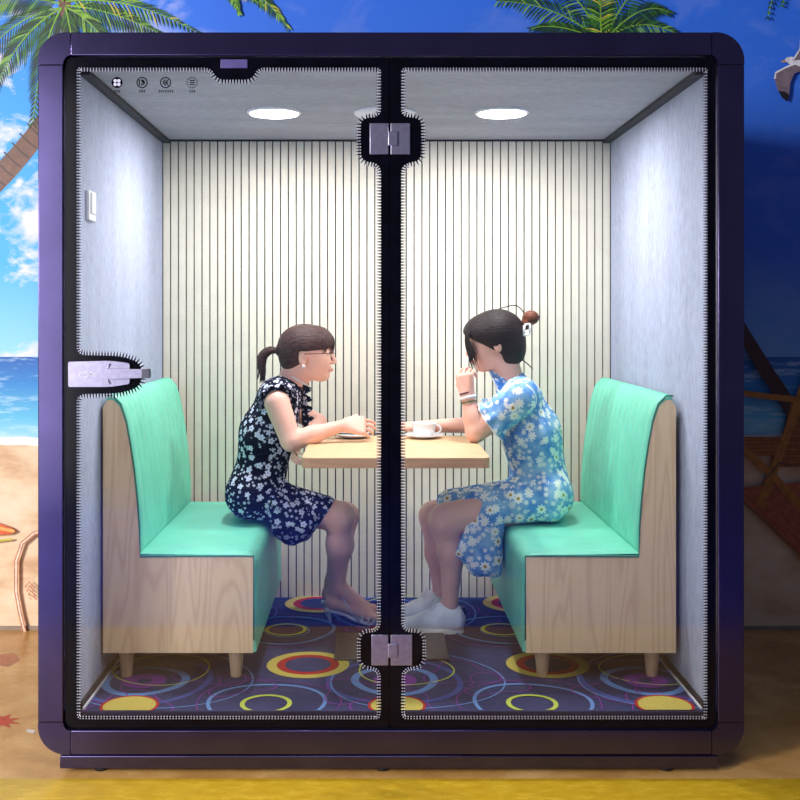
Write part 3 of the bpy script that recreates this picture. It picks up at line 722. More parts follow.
# ------------------------------------------------------------------ implicit figures
class Field:
    def __init__(s, lo, hi, h):
        s.lo = np.array(lo, float); s.h = h; s.n = np.ceil((np.array(hi)-s.lo)/h).astype(int)+1
        s.f = np.full(s.n, .5, np.float32)
        s.ax = [s.lo[i]+h*np.arange(s.n[i]) for i in range(3)]
    def sub(s, lo, hi):
        a = np.clip(np.floor((np.array(lo)-s.lo)/s.h).astype(int), 0, s.n); b = np.clip(np.ceil((np.array(hi)-s.lo)/s.h).astype(int)+1, 0, s.n)
        sl = tuple(slice(a[i], b[i]) for i in range(3))
        X = s.ax[0][sl[0]][:, None, None]; Y = s.ax[1][sl[1]][None, :, None]; Z = s.ax[2][sl[2]][None, None, :]
        return sl, X, Y, Z
    def comb(s, sl, d, k, op):
        a = s.f[sl]
        if op == 'add':
            if k > 0: hh = np.maximum(k-np.abs(a-d), 0)/k; s.f[sl] = np.minimum(a, d)-hh*hh*k/4
            else: s.f[sl] = np.minimum(a, d)
        else:
            d = -d
            if k > 0: hh = np.maximum(k-np.abs(a-d), 0)/k; s.f[sl] = np.maximum(a, d)+hh*hh*k/4
            else: s.f[sl] = np.maximum(a, d)
    def cone(s, a, b, ra, rb, k=.02, op='add', flat=None):
        """tapered capsule; flat=(axis vector, factor) squashes across an axis"""
        a = np.array(a, float); b = np.array(b, float); m = max(ra, rb)*1.6+k+.012
        sl, X, Y, Z = s.sub(np.minimum(a, b)-m, np.maximum(a, b)+m)
        if 0 in [q.stop-q.start for q in sl]: return
        ba = b-a; L = max(ba@ba, 1e-9)
        t = np.clip(((X-a[0])*ba[0]+(Y-a[1])*ba[1]+(Z-a[2])*ba[2])/L, 0, 1)
        dx = X-a[0]-t*ba[0]; dy = Y-a[1]-t*ba[1]; dz = Z-a[2]-t*ba[2]
        if flat is not None:
            ax = np.array(flat[0], float); ax /= np.linalg.norm(ax); q = dx*ax[0]+dy*ax[1]+dz*ax[2]; e = q*(1/flat[1]-1)
            d = np.sqrt((dx+e*ax[0])**2+(dy+e*ax[1])**2+(dz+e*ax[2])**2)
        else: d = np.sqrt(dx*dx+dy*dy+dz*dz)
        s.comb(sl, (d-(ra+(rb-ra)*t)).astype(np.float32), k, op)
    def ell(s, c, r, k=.02, op='add', R=None):
        c = np.array(c, float); r = np.array(r, float); m = r.max()+k+.012
        sl, X, Y, Z = s.sub(c-m, c+m)
        if 0 in [q.stop-q.start for q in sl]: return
        dx, dy, dz = X-c[0], Y-c[1], Z-c[2]
        if R is not None:
            R = np.array(R); u = [dx*R[0][i]+dy*R[1][i]+dz*R[2][i] for i in range(3)]
        else: u = [dx, dy, dz]
        k0 = np.sqrt((u[0]/r[0])**2+(u[1]/r[1])**2+(u[2]/r[2])**2); k1 = np.sqrt((u[0]/r[0]**2)**2+(u[1]/r[1]**2)**2+(u[2]/r[2]**2)**2)
        d = k0*(k0-1)/np.maximum(k1, 1e-6)
        s.comb(sl, np.broadcast_to(d, s.f[sl].shape).astype(np.float32), k, op)
    def custom(s, lo, hi, fn, k, op):
        sl, X, Y, Z = s.sub(lo, hi); s.comb(sl, np.broadcast_to(fn(X, Y, Z), s.f[sl].shape).astype(np.float32), k, op)
    def mesh(s):
        f = s.f; f[0] = f[-1] = .5; f[:, 0] = f[:, -1] = .5; f[:, :, 0] = f[:, :, -1] = .5
        sg = f < 0; n = np.array(f.shape)-1
        cnt = np.zeros(n, np.int8)
        cor = [(i, j, k) for i in (0, 1) for j in (0, 1) for k in (0, 1)]
        for i, j, k in cor: cnt += sg[i:i+n[0], j:j+n[1], k:k+n[2]]
        act = (cnt > 0) & (cnt < 8); idx = np.argwhere(act); ids = np.full(n, -1, np.int32); ids[act] = np.arange(len(idx))
        vals = {c: f[idx[:, 0]+c[0], idx[:, 1]+c[1], idx[:, 2]+c[2]] for c in cor}
        acc = np.zeros((len(idx), 3)); w_ = np.zeros(len(idx))
        for c in cor:
            for ax in range(3):
                if c[ax] == 1: continue
                e = list(c); e[ax] = 1; e = tuple(e); fa, fb_ = vals[c], vals[e]; m = (fa < 0) != (fb_ < 0)
                t = np.where(m, fa/np.where(m, fa-fb_, 1), 0); p = np.array(c, float)[None, :].repeat(len(idx), 0); p[:, ax] += t
                acc += p*m[:, None]; w_ += m
        vs = (idx+acc/w_[:, None])*s.h+s.lo
        fs = []
        for ax in range(3):
            a2, a3 = (ax+1) % 3, (ax+2) % 3
            s0 = [slice(None)]*3; s1 = [slice(None)]*3; s0[ax] = slice(0, -1); s1[ax] = slice(1, None)
            df = sg[tuple(s0)] != sg[tuple(s1)]; e = np.argwhere(df); inside = sg[tuple(s0)][df]
            ok = (e[:, a2] > 0) & (e[:, a3] > 0) & (e[:, a2] < n[a2]) & (e[:, a3] < n[a3]); e = e[ok]; inside = inside[ok]
            def cell(d2, d3):
                q = e.copy(); q[:, a2] += d2; q[:, a3] += d3; return ids[q[:, 0], q[:, 1], q[:, 2]]
            quad = np.stack([cell(-1, -1), cell(0, -1), cell(0, 0), cell(-1, 0)], 1)
            quad[~inside] = quad[~inside][:, ::-1]; fs.append(quad)
        return vs, np.concatenate(fs)
def field_obj(fld, name, mat, parent, relax=1, disp=None):
    vs, fs = fld.mesh()
    for _ in range(relax):
        acc = np.zeros_like(vs); c = np.zeros(len(vs))
        for a, b in ((0, 1), (1, 2), (2, 3), (3, 0)):
            np.add.at(acc, fs[:, a], vs[fs[:, b]]); np.add.at(c, fs[:, a], 1); np.add.at(acc, fs[:, b], vs[fs[:, a]]); np.add.at(c, fs[:, b], 1)
        vs = vs*.5+.5*acc/c[:, None]
    if disp is not None: vs = disp(vs)
    r = parent
    while r.parent: r = r.parent
    vs = vs-np.array(r.location)
    me = bpy.data.meshes.new(name); me.from_pydata(vs.tolist(), [], fs.tolist())
    for m in (mat if isinstance(mat, list) else [mat]): me.materials.append(m)
    me.polygons.foreach_set('use_smooth', [True]*len(fs)); me.update()
    o = bpy.data.objects.new(name, me); C.objects.link(o); o.parent = parent; return o
def A(v): return np.array(v, float)
def curve3(pts, n):
    """Catmull-Rom through points"""
    pts = [Vector(p) for p in pts]; q = [pts[0]*2-pts[1]]+pts+[pts[-1]*2-pts[-2]]; out = []
    for i in range(len(pts)-1):
        for k in range(n):
            t = k/n; a, b, c, d = q[i:i+4]; out.append(.5*((2*b)+(c-a)*t+(2*a-5*b+4*c-d)*t*t+(3*b-a-3*c+d)*t**3))
    out.append(pts[-1]); return out

def head(fd, c, fwd, pitch, roll=0):
    """head in local axes: x forward, y left, z up; returns local->world function and rotation"""
    f = Vector((fwd[0], fwd[1], 0)).normalized(); up = Vector((0, 0, 1)); l = up.cross(f)
    R0 = Matrix((f, l, up)).transposed()
    R_ = R0 @ Matrix.Rotation(pitch, 3, 'Y') @ Matrix.Rotation(roll, 3, 'X'); c = Vector(c)
    def W(x, y, z): return c+R_ @ Vector((x, y, z))
    Rn = np.array(R_)
    def el(p, r, k=.015, op='add'): fd.ell(W(*p), r, k, op, Rn)
    el((-.004, 0, .026), (.098, .074, .078)); el((.040, 0, .005), (.058, .062, .075), .03)
    el((.046, 0, -.045), (.050, .050, .062), .03)
    fd.cone(W(.008, .030, -.064), W(.066, .012, -.092), .024, .014, .025); fd.cone(W(.008, -.030, -.064), W(.066, -.012, -.092), .024, .014, .025)
    el((.078, 0, -.090), (.018, .018, .015), .015)
    el((.060, .034, -.030), (.028, .020, .024), .02); el((.060, -.034, -.030), (.028, .020, .024), .02)
    fd.cone(W(.096, 0, .008), W(.116, 0, -.028), .007, .009, .012); el((.112, 0, -.034), (.011, .010, .008), .008)
    for s_ in (1, -1):
        el((.103, s_*.010, -.036), (.008, .006, .006), .006); el((.092, s_*.033, .006), (.012, .017, .010), .012, 'sub')
        el((.083, s_*.033, .003), (.014, .016, .011), .006)
        el((-.006, s_*.074, -.018), (.017, .008, .028), .008); el((-.002, s_*.083, -.016), (.009, .006, .016), .005, 'sub')
        fd.cone(W(.094, s_*.016, .024), W(.082, s_*.048, .026), .006, .005, .012)
    el((.100, 0, -.060), (.009, .020, .0055), .006); el((.097, 0, -.069), (.009, .017, .006), .006)
    el((.108, 0, -.0645), (.010, .022, .0014), .004, 'sub')
    return W, Rn
def finger(fd, pts, r=.0080):
    for i in range(len(pts)-1): fd.cone(pts[i], pts[i+1], r*(1-.10*i), r*(1-.10*(i+1)), .003)
def hand(fd, wrist, fwd, palmn, s=1.0, curls=(.5, .5, .6, .7), thumb=1, spread=.10, thumbcurl=.3):
    """five-fingered hand. fwd: direction of the knuckles; palmn: out of the palm; thumb side = fwd x palmn * thumb"""
    f = Vector(fwd).normalized(); n_ = Vector(palmn); n_ = (n_-f*n_.dot(f)).normalized(); sd = f.cross(n_)*thumb; w_ = Vector(wrist)
    pc = w_+f*.045*s
    for q in (-.6, -.2, .2, .6):
        fd.cone(w_+f*.012*s+sd*q*.030*s, w_+f*.078*s+sd*q*.055*s, .016*s, .0125*s, .012)
    fd.cone(w_+f*.02*s+sd*.014*s+n_*.006, w_+f*.052*s+sd*.028*s+n_*.008, .014*s, .012*s, .012)
    lens = (.070, .078, .072, .056)
    tips = []
    for i in range(4):
        q = (1.5-i)/1.5; base = w_+f*(.082-.004*abs(i-1))*s+sd*q*.030*s; d = (f+sd*q*spread).normalized(); L = lens[i]*s; pts = [base-d*.02, base]; ang = 0; p = base
        for fr_, c_ in ((.45, .9), (.30, 1.25), (.25, .9)):
            ang += curls[i]*c_; dd = d*math.cos(ang)+n_*math.sin(ang); p = p+dd*L*fr_; pts.append(p)
        finger(fd, pts, .0086*s); tips.append(pts[-1])
    tb = w_+f*.026*s+sd*.030*s+n_*.004; d1 = (f*.75+sd*.65+n_*.25).normalized(); d2 = (f*.95+sd*(.35-thumbcurl)+n_*(.3+thumbcurl)).normalized()
    p1 = tb+d1*.034*s; p2 = p1+d2*.030*s; p3 = p2+(d2+f*.1-sd*thumbcurl*.5).normalized()*.024*s
    fd.cone(tb-d1*.014, p1, .0125*s, .0102*s, .008); fd.cone(p1, p2, .0100*s, .0088*s, .004); fd.cone(p2, p3, .0088*s, .0076*s, .003)
    return tips
def eyes(W, person):
    for s_ in (1, -1):
        mb = MB(); bm = bmesh.new(); bmesh.ops.create_uvsphere(bm, u_segments=16, v_segments=12, radius=.0115)
        c_ = W(.0862, s_*.033, .003)
        for v in bm.verts: v.co = v.co+c_
        mb.bm(bm, 0, True)
        for i, f_ in enumerate(mb.f):
            cc = sum((Vector(mb.v[k]) for k in f_), Vector())/len(f_)-c_
            if cc.normalized().dot((W(1, s_*.1, 0)-W(0, 0, 0)).normalized()) > .86: mb.mi[i] = 1
        mb.build('eye', [M['eye'], M['iris']], person)
def ribbon(rows, name, mat, parent, thick=.0025, trim=None):
    """rows: list of point rows (closed or open); solid sheet"""
    mb = MB(); m = len(rows[0]); n_ = len(rows)
    vs = [Vector(p) for r in rows for p in r]
    nr = []
    for i in range(n_):
        for j in range(m):
            a = vs[i*m+min(j+1, m-1)]-vs[i*m+max(j-1, 0)]; b = vs[min(i+1, n_-1)*m+j]-vs[max(i-1, 0)*m+j]; c = a.cross(b)
            nr.append(c.normalized() if c.length > 1e-9 else Vector((0, 0, 1)))
    N = len(vs); al = [v+q*thick/2 for v, q in zip(vs, nr)]+[v-q*thick/2 for v, q in zip(vs, nr)]
    fs = [(i*m+j, i*m+j+1, (i+1)*m+j+1, (i+1)*m+j) for i in range(n_-1) for j in range(m-1)]
    fs += [tuple(k+N for k in reversed(f)) for f in fs]
    bd = [(0, j, j+1) for j in range(m-1)]
    for j in range(m-1): fs.append((j, j+N, j+1+N, j+1)); o = (n_-1)*m; fs.append((o+j, o+j+1, o+j+1+N, o+j+N))
    for i in range(n_-1): fs.append((i*m, (i+1)*m, (i+1)*m+N, i*m+N)); o = m-1; fs.append((i*m+o, i*m+o+N, (i+1)*m+o+N, (i+1)*m+o))
    mb.add(al, fs, 0, True)
    if trim: mb.tube(rows[-1], .0028, 1, 6, False)
    return mb.build(name, [mat, trim] if trim else mat, parent)

# ---- left woman -------------------------------------------------
YC = .95
wl = thing('person', 'woman in navy floral dress with ponytail and glasses leaning on the table at left', 'person', (P(252, 500, YC).x, YC, .62))
fd = Field((-.66, .62, .165), (.09, 1.27, 1.45), .0036)
def pel(f, infl=0, dress=False):
    f.ell(P(254, 491, YC), (.102+infl, .165+infl, .092+infl), .03); f.cone(P(262, 470, YC), P(269, 430, YC), .101+infl, .098+infl, .05, flat=((0, 1, 0), 1.25))
    f.cone(P(268, 432, YC), P(281, 402, YC), .095+infl, .078+infl, .05, flat=((0, 1, 0), 1.4)); f.cone(P(275, 396, .85), P(275, 396, 1.05), .052+infl, .052+infl, .05)
pel(fd, -.012)
fd.cone(P(284, 396, YC), P(303, 368, .94), .052, .047, .03)          # neck
W, Rn = head(fd, P(306, 353, .93), (1, -.03), .02)
fd.cone(W(-.035, 0, -.04), P(290, 388, .95), .050, .055, .03)
# near arm
sh_, el_, wr_ = P(277, 403, .80), P(291, 441, .76), P(345, 425, .83)
fd.cone(sh_, el_, .050, .040, .02); fd.cone(el_, el_.lerp(wr_, .45), .038, .034, .012); fd.cone(el_.lerp(wr_, .4), wr_, .034, .0215, .015)
hand(fd, wr_-Vector((.004, 0, 0)), (1, .10, -.06), (0, .8, -.6), .95, (.30, .38, .45, .55), 1, .06, .45)
# far arm folded across, hand over the table edge
s2, e2, w2 = P(279, 402, 1.10), P(318, 415, 1.08), P(300, 440, .86)
e2 = Vector((e2.x, e2.y, .985)); w2 = Vector((-.292, .87, .925))
fd.cone(s2, e2, .046, .036, .02); fd.cone(e2, w2, .034, .022, .015)
hand(fd, w2, (-.12, -.75, -.35), (1, -.1, -.2), .9, (.4, .4, .5, .5), 1, .06, .2)
# legs
h1, k1, a1 = P(250, 497, .86), P(339, 517, .93), P(337, 588, 1.02)
fd.cone(h1, k1, .080, .058, .03); fd.cone(k1, k1, .059, .059, .02)
fd.cone(k1+Vector((0, 0, -.01)), P(341, 545, .97), .054, .052, .02); fd.cone(P(339, 545, .97), a1, .051, .030, .03)
h2, k2, a2 = P(250, 497, 1.03), P(345, 516, 1.10), P(333, 582, 1.14)
fd.cone(h2, k2, .078, .055, .03); fd.cone(k2, P(340, 545, 1.12), .054, .050, .02); fd.cone(P(340, 545, 1.12), a2, .048, .030, .03)
def foot(fd, an, fwd, L=.17, lift=.0, zb=None):
    f_ = Vector((fwd[0], fwd[1], 0)).normalized(); s_ = Vector((-f_.y, f_.x, 0)); zb = ZF if zb is None else zb
    heel = Vector((an.x, an.y, zb+lift+.028))-f_*.018; ball = Vector((an.x, an.y, zb+.024))+f_*L*.68
    fd.cone(an, heel, .031, .027, .02); fd.cone(an+f_*.01, ball, .030, .019, .025, flat=(s_, 1.3)); fd.cone(heel, ball, .024, .018, .02, flat=(s_, 1.3))
    for i, q in enumerate((-1, -.5, 0, .5, 1)):
        b = ball+s_*q*.028; fd.cone(b, b+f_*(.045-.006*abs(q-.2))*1.0-Vector((0, 0, .006)), .010, .0085, .006)
    return heel, ball, f_, s_
SOLE = .012
ft1 = foot(fd, a1, (1, .05), .20, .050, ZF+SOLE); ft2 = foot(fd, Vector((a2.x, a2.y, a2.z)), (1, .1), .20, .050, ZF+SOLE)
field_obj(fd, 'body', M['skin'], wl, 1)
eyes(W, wl)
# mouth
mb = MB()
for zc, rz_ in ((-.0612, .0030), (-.0676, .0036)):
    mb.tube([W(.1065-.35*abs(t_)**1.0*.02-.010*(t_*1.0)**2*1.2, t_*.019, zc) for t_ in (-1, -.66, -.33, 0, .33, .66, 1)], [.0012, .003, rz_, rz_, rz_, .003, .0012], 0, 8)
mb.build('lips', M['lip'], wl)
# dress
dd = Field((-.67, .62, .42), (-.08, 1.27, 1.24), .0042)
pel(dd, .006)
dd.cone(P(281, 395, .87), P(281, 395, 1.03), .050, .050, .04)
dd.cone(P(287, 392, YC), P(296, 380, .945), .060, .055, .025)          # collar
for (hh, kk) in ((h1, P(326, 513, .92)), (h2, P(330, 512, 1.08))): dd.cone(hh, kk, .086, .062, .04)
dd.cone(P(262, 500, .90), P(320, 516, .92), .082, .064, .04); dd.cone(P(262, 500, 1.02), P(320, 516, 1.06), .082, .064, .04)
dd.cone(P(276, 502, .80), P(304, 522, .83), .030, .045, .04)
dd.cone(P(279, 526, .84), P(292, 533, .88), .045, .052, .05); dd.cone(P(292, 525, .94), P(300, 528, 1.05), .055, .055, .05)
# hem cut plane and seat cut
n1 = Vector((1, 0, -.60)).normalized(); p1_ = P(331, 505, .92)
dd.custom((-.4, .6, .4), (-.05, 1.3, .9), lambda X, Y, Z: -((X-p1_.x)*n1.x+(Z-p1_.z)*n1.z), .008, 'sub')
XS, ZS = -.392, .632      # bench front and seat top
def seatcut(X, Y, Z): return np.maximum(X-XS, Z-(ZS-.006))
dd.custom((-.7, .6, .4), (-.35, 1.3, .70), seatcut, .012, 'sub')
# neck and armholes
dd.cone(P(293, 384, .945), P(303, 366, .94), .050, .056, .006, 'sub'); dd.ell(sh_+Vector((.012, -.035, -.012)), (.052, .055, .062), .01, 'sub')
def folds(seed, amp):
    rs = np.random.RandomState(seed); K = [(rs.uniform(-1, 1, 3)*rs.uniform(25, 60), rs.uniform(0, 6), rs.uniform(.4, 1)) for _ in range(9)]
    def fn(v):
        c = v.mean(0); d = np.zeros(len(v))
        for k, ph, a in K: d += a*np.sin(v@(k*np.array([1, .8, .45]))+ph)
        d *= amp/3; out = v.copy(); nrm = (v-c); nrm[:, 2] *= .4; nrm /= np.linalg.norm(nrm, axis=1)[:, None]; return out+nrm*d[:, None]
    return fn
dress = field_obj(dd, 'dress', M['dress_navy'], wl, 1, folds(3, .0042))
# flutter sleeves
def flutter(sc, axis, r0, r1, ln, a0, a1, waves, name, mat, parent, amp=.010, droop=.0, trim=None):
    ax = Vector(axis).normalized(); u = ax.cross(Vector((0, 0, 1))).normalized(); v = u.cross(ax).normalized(); rows = []
    for i in range(7):
        f_ = i/6; row = []
        for j in range(73):
            g_ = j/72; a = math.radians(a0+(a1-a0)*g_); tap = math.sin(PI*g_)**.4
            r = r0+(r1-r0)*f_*tap+amp*f_*math.sin(waves*2*PI*g_)*tap
            row.append(Vector(sc)+ax*(ln*f_*tap)+(u*math.cos(a)+v*math.sin(a))*r+Vector((0, 0, -droop*f_*f_)))
        rows.append(row)
    return ribbon(rows, name, mat, parent, trim=trim)
flutter(P(276, 399, .84), (.25, -1, -.35), .066, .072, .045, -50, 235, 8, 'sleeve_ruffle', M['dress_navy'], dress, .008)
flutter(P(280, 398, 1.06), (.35, 1, -.3), .062, .075, .045, -50, 235, 8, 'sleeve_ruffle', M['dress_navy'], dress, .008)
# front placket ruffle
rows = []
for i in range(5):
    f_ = i/4; rows.append([P(300+j*.10+f_*(9+3*math.sin(j*1.1)), 387+j*1.7, .945)+Vector((0, f_*.02*math.sin(j*1.1), 0)) for j in range(26)])
ribbon(rows, 'front_ruffle', M['dress_navy'], dress)
mb = MB(); cpts = []
for k in range(25):
    a = 2*PI*k/24; ax = (P(303, 366, .94)-P(291, 386, .945)).normalized(); u = Vector((0, 1, 0)); v = ax.cross(u)
    cpts.append(P(296.5, 378, .943)+(u*math.cos(a)*.0585+v*math.sin(a)*.0585))
mb.tube(cpts, .0035, 0, 8, False); mb.build('collar_trim', M['sneaker'], dress)
# hair
hf = Field(A(W(0, 0, 0))-.17, A(W(0, 0, 0))+.17, .0032)
def hel(p, r, k=.01, op='add'): hf.ell(W(*p), r, k, op, Rn)
hel((-.006, 0, .028), (.108, .084, .088)); hel((-.056, 0, -.022), (.050, .062, .058), .03); hel((.045, 0, .045), (.066, .070, .060), .02)
def cutf(X, Y, Z):
    c_ = A(W(0, 0, 0)); dx, dy, dz = X-c_[0], Y-c_[1], Z-c_[2]
    lx = dx*Rn[0][0]+dy*Rn[1][0]+dz*Rn[2][0]; lz = dx*Rn[0][2]+dy*Rn[1][2]+dz*Rn[2][2]
    return np.maximum(lz-(.008+.06*lx), -(lx+.022+.55*np.minimum(lz+.02, 0)*-1*-1))
hf.custom(A(W(0, 0, 0))-.17, A(W(0, 0, 0))+.17, lambda X, Y, Z: cutf(X, Y, Z), .012, 'sub')
hf.ell(W(.10, 0, .0), (.035, .050, .035), .01, 'sub', Rn)
tie = W(-.104, 0, .012)
hf.cone(W(-.09, 0, .012), tie, .026, .014, .02)
hair = field_obj(hf, 'hair', M['hairbrown'], wl, 1)
mb = MB()
pony = curve3([P(278, 351, .93), P(270, 350.5, .93), P(263, 356, .93), P(261.5, 365, .93), P(262, 373, .93), P(260, 382, .93)], 6)
mb.tube(pony, [(.011+.009*math.sin(PI*min(1, k/26)))*(1 if k < 24 else max(.15, (31-k)/8)) for k in range(len(pony))], 0, 14)
rs = random.Random(4)
for s_ in range(26):
    o = Vector((rs.uniform(-.014, .014), rs.uniform(-.014, .014), 0)); e = rs.uniform(.8, 1.06)
    mb.tube([p+o*min(1, .3+k/12) + Vector((0, 0, -(e-1)*.05*k/10)) for k, p in enumerate(pony) if k < len(pony)*e], [.0032]*max(2, int(len([k for k in range(len(pony)) if k < len(pony)*e]))-3)+[.0022, .0015, .0006], 0, 5)
pt_ = mb.build('ponytail', M['hairbrown'], hair)
mb = MB(); mb.tube([P(277.5, 351, .93)+Vector((0, .014*math.cos(a), .014*math.sin(a))) for a in [2*PI*k/14 for k in range(15)]], .005, 0, 8, False); mb.build('hair_tie', M['black'], hair)
mb = MB()
for k in range(60):                       # fringe
    yy_ = rs.uniform(-.058, .058); x0 = rs.uniform(.045, .07); tipz = rs.uniform(-.004, .028)
    fx = math.sqrt(max(.0, 1-(yy_/.075)**2)); mb.tube(curve3([W(x0, yy_*.7, .102-.25*abs(yy_)), W(.088*fx+.012, yy_*.9, .072), W(.103*fx+.008, yy_, .042), W(.103*fx+.006, yy_*1.03, tipz)], 4), [.0036]*9+[.003, .002, .0012, .0006], 0, 5)
mb.build('fringe', M['hairbrown'], hair)
# ear studs and glasses
for s_ in (1, -1):
    mb = MB(); bm = bmesh.new(); bmesh.ops.create_uvsphere(bm, u_segments=12, v_segments=8, radius=.0062)
    for v in bm.verts: v.co += W(.000, s_*.084, -.049)
    mb.bm(bm, 0, True); mb.build('earring', M['porcelain'], wl)
mb = MB()
for s_ in (1, -1):
    mb.tube([W(.110-.006*abs(math.cos(a)), s_*(.034+.026*math.cos(a)), -.006+.021*math.sin(a)) for a in [2*PI*k/24 for k in range(25)]], .0016, 0, 6, False)
    mb.tube([W(.106, s_*.060, .004), W(.08, s_*.073, .003), W(.0, s_*.082, -.002)], .0016, 0, 6)
mb.tube([W(.112, -.009, .0), W(.115, 0, .002), W(.112, .009, .0)], .0014, 0, 6)
mb.build('glasses', M['wine'], wl)
# sandals
def sandal(ft, parent, heelh):
    heel, ball, f_, s_ = ft; mb = MB(); hz = heelh
    sole = []
    prof = [(-.030, hz), (.0, hz), (.05, hz*.72), (.09, .006+hz*.2), (.15, .0), (.205, .0)]
    rows = []
    for side in (-1, 0, 1):
        r = []
        for k, (d, z) in enumerate(prof):
            wd = (.022, .026, .024, .034, .042, .016)[k]; p = heel+f_*(d+.0)+s_*side*wd; r.append(Vector((p.x, p.y, ZF+.006+z)))
        rows.append(r)
    o = ribbon(rows, 'sandal', M['sandal'], parent, .010)
    mb.tube([Vector((heel.x, heel.y, ZF+hz))-f_*.018, Vector((heel.x, heel.y, ZF+.001))-f_*.006], [.011, .0045], 0, 10)
    for d, zt_, wd in ((.12, .040, .040), (.145, .032, .042), (.165, .026, .040)):
        mb.tube([heel+f_*d+s_*wd*math.cos(a)+Vector((0, 0, ZF+.010-heel.z+(zt_)*math.sin(a))) for a in [PI*k/12 for k in range(13)]], .0035, 0, 6)
    an = heel+f_*.018+Vector((0, 0, .055))
    mb.tube([an+f_*.034*math.cos(a)+s_*.034*math.sin(a) for a in [2*PI*k/16 for k in range(17)]], .0032, 0, 6, False)
    for sd in (-1, 1): mb.tube([an+s_*sd*.032, heel+f_*.06+s_*sd*.030+Vector((0, 0, -.01)), heel+f_*.11+s_*sd*.038+Vector((0, 0, ZF+.012-heel.z))], .003, 0, 6)
    mb.build('strap', M['sandal'], o)
sandal(ft1, wl, .050); sandal(ft2, wl, .050)

# ---- right woman ------------------------------------------------
YR = .95
wr = thing('person', 'woman in blue daisy dress with clipped bun and white sneakers holding hand to mouth', 'person', (P(545, 500, YR).x, YR, .62))
fd = Field((.05, .62, .165), (.83, 1.27, 1.50), .0036)
def pel2(f, infl=0):
    f.ell(P(541, 493, YR), (.103+infl, .168+infl, .088+infl), .03); f.cone(P(538, 472, YR), P(531, 432, YR), .104+infl, .100+infl, .05, flat=((0, 1, 0), 1.25))
    f.cone(P(530, 434, YR), P(520, 403, YR), .098+infl, .078+infl, .05, flat=((0, 1, 0), 1.4)); f.cone(P(521, 396, .85), P(521, 396, 1.05), .056+infl, .056+infl, .05)
pel2(fd, -.012)
W2, Rn2 = head(fd, P(495, 341, .94), (-1, .10), .20)
fd.cone(P(515, 396, YR), P(503, 366, .945), .054, .047, .03); fd.cone(W2(-.03, 0, -.04), P(510, 385, .95), .048, .052, .03)
# near arm: elbow on the table, hand at the mouth
sh_r, el_r, wr_r = P(516, 404, .80), P(476, 434, .82), P(467.5, 396, .84)
el_r.z = TZ+.042
fd.cone(sh_r, el_r, .050, .041, .02); fd.cone(el_r, el_r.lerp(wr_r, .4), .040, .036, .012); fd.cone(el_r.lerp(wr_r, .35), wr_r, .037, .023, .015)
hand(fd, wr_r, (-.14, .12, 1), (.75, .75, .25), 1.0, (.6, .75, .9, 1.0), 1, .05, .4)
# far arm lying along the table
s3, e3, w3 = P(516, 402, 1.10), P(478, 429, 1.10), P(420, 427, 1.10)
e3.z = TZ+.040; w3.z = TZ+.034
fd.cone(s3, e3, .048, .038, .02); fd.cone(e3, w3, .036, .023, .015)
hand(fd, w3, (-1, -.15, 0), (-.1, .15, -1), .95, (.12, .15, .15, .2), -1, .08, .1)
# legs
h1, k1, a1 = P(545, 498, .86), P(446, 520, .86), P(450, 601, .90)
fd.cone(h1, k1, .084, .064, .03); fd.cone(k1, k1, .062, .062, .02); fd.cone(k1+Vector((.0, 0, -.01)), P(451, 552, .87), .056, .050, .03); fd.cone(P(452, 552, .87), a1, .050, .030, .03)
h2, k2, a2 = P(545, 498, 1.03), P(434, 516, 1.05), P(441, 592, 1.08)
fd.cone(h2, k2, .080, .058, .03); fd.cone(k2, P(437, 552, 1.06), .054, .047, .03); fd.cone(P(437, 552, 1.06), a2, .046, .030, .03)
for an_ in (a1, a2):
    fd.cone(an_, Vector((an_.x-.03, an_.y, ZF+.06)), .030, .030, .02); fd.cone(Vector((an_.x, an_.y, ZF+.05)), Vector((an_.x-.13, an_.y, ZF+.045)), .026, .02, .02)
field_obj(fd, 'body', M['skin'], wr, 1)
eyes(W2, wr)
mb = MB()
for zc, rz_ in ((-.0612, .0030), (-.0676, .0036)):
    mb.tube([W2(.1065-.007*abs(t_)-.012*t_**2, t_*.019, zc) for t_ in (-1, -.66, -.33, 0, .33, .66, 1)], [.0012, .003, rz_, rz_, rz_, .003, .0012], 0, 8)
mb.build('lips', M['lip'], wr)
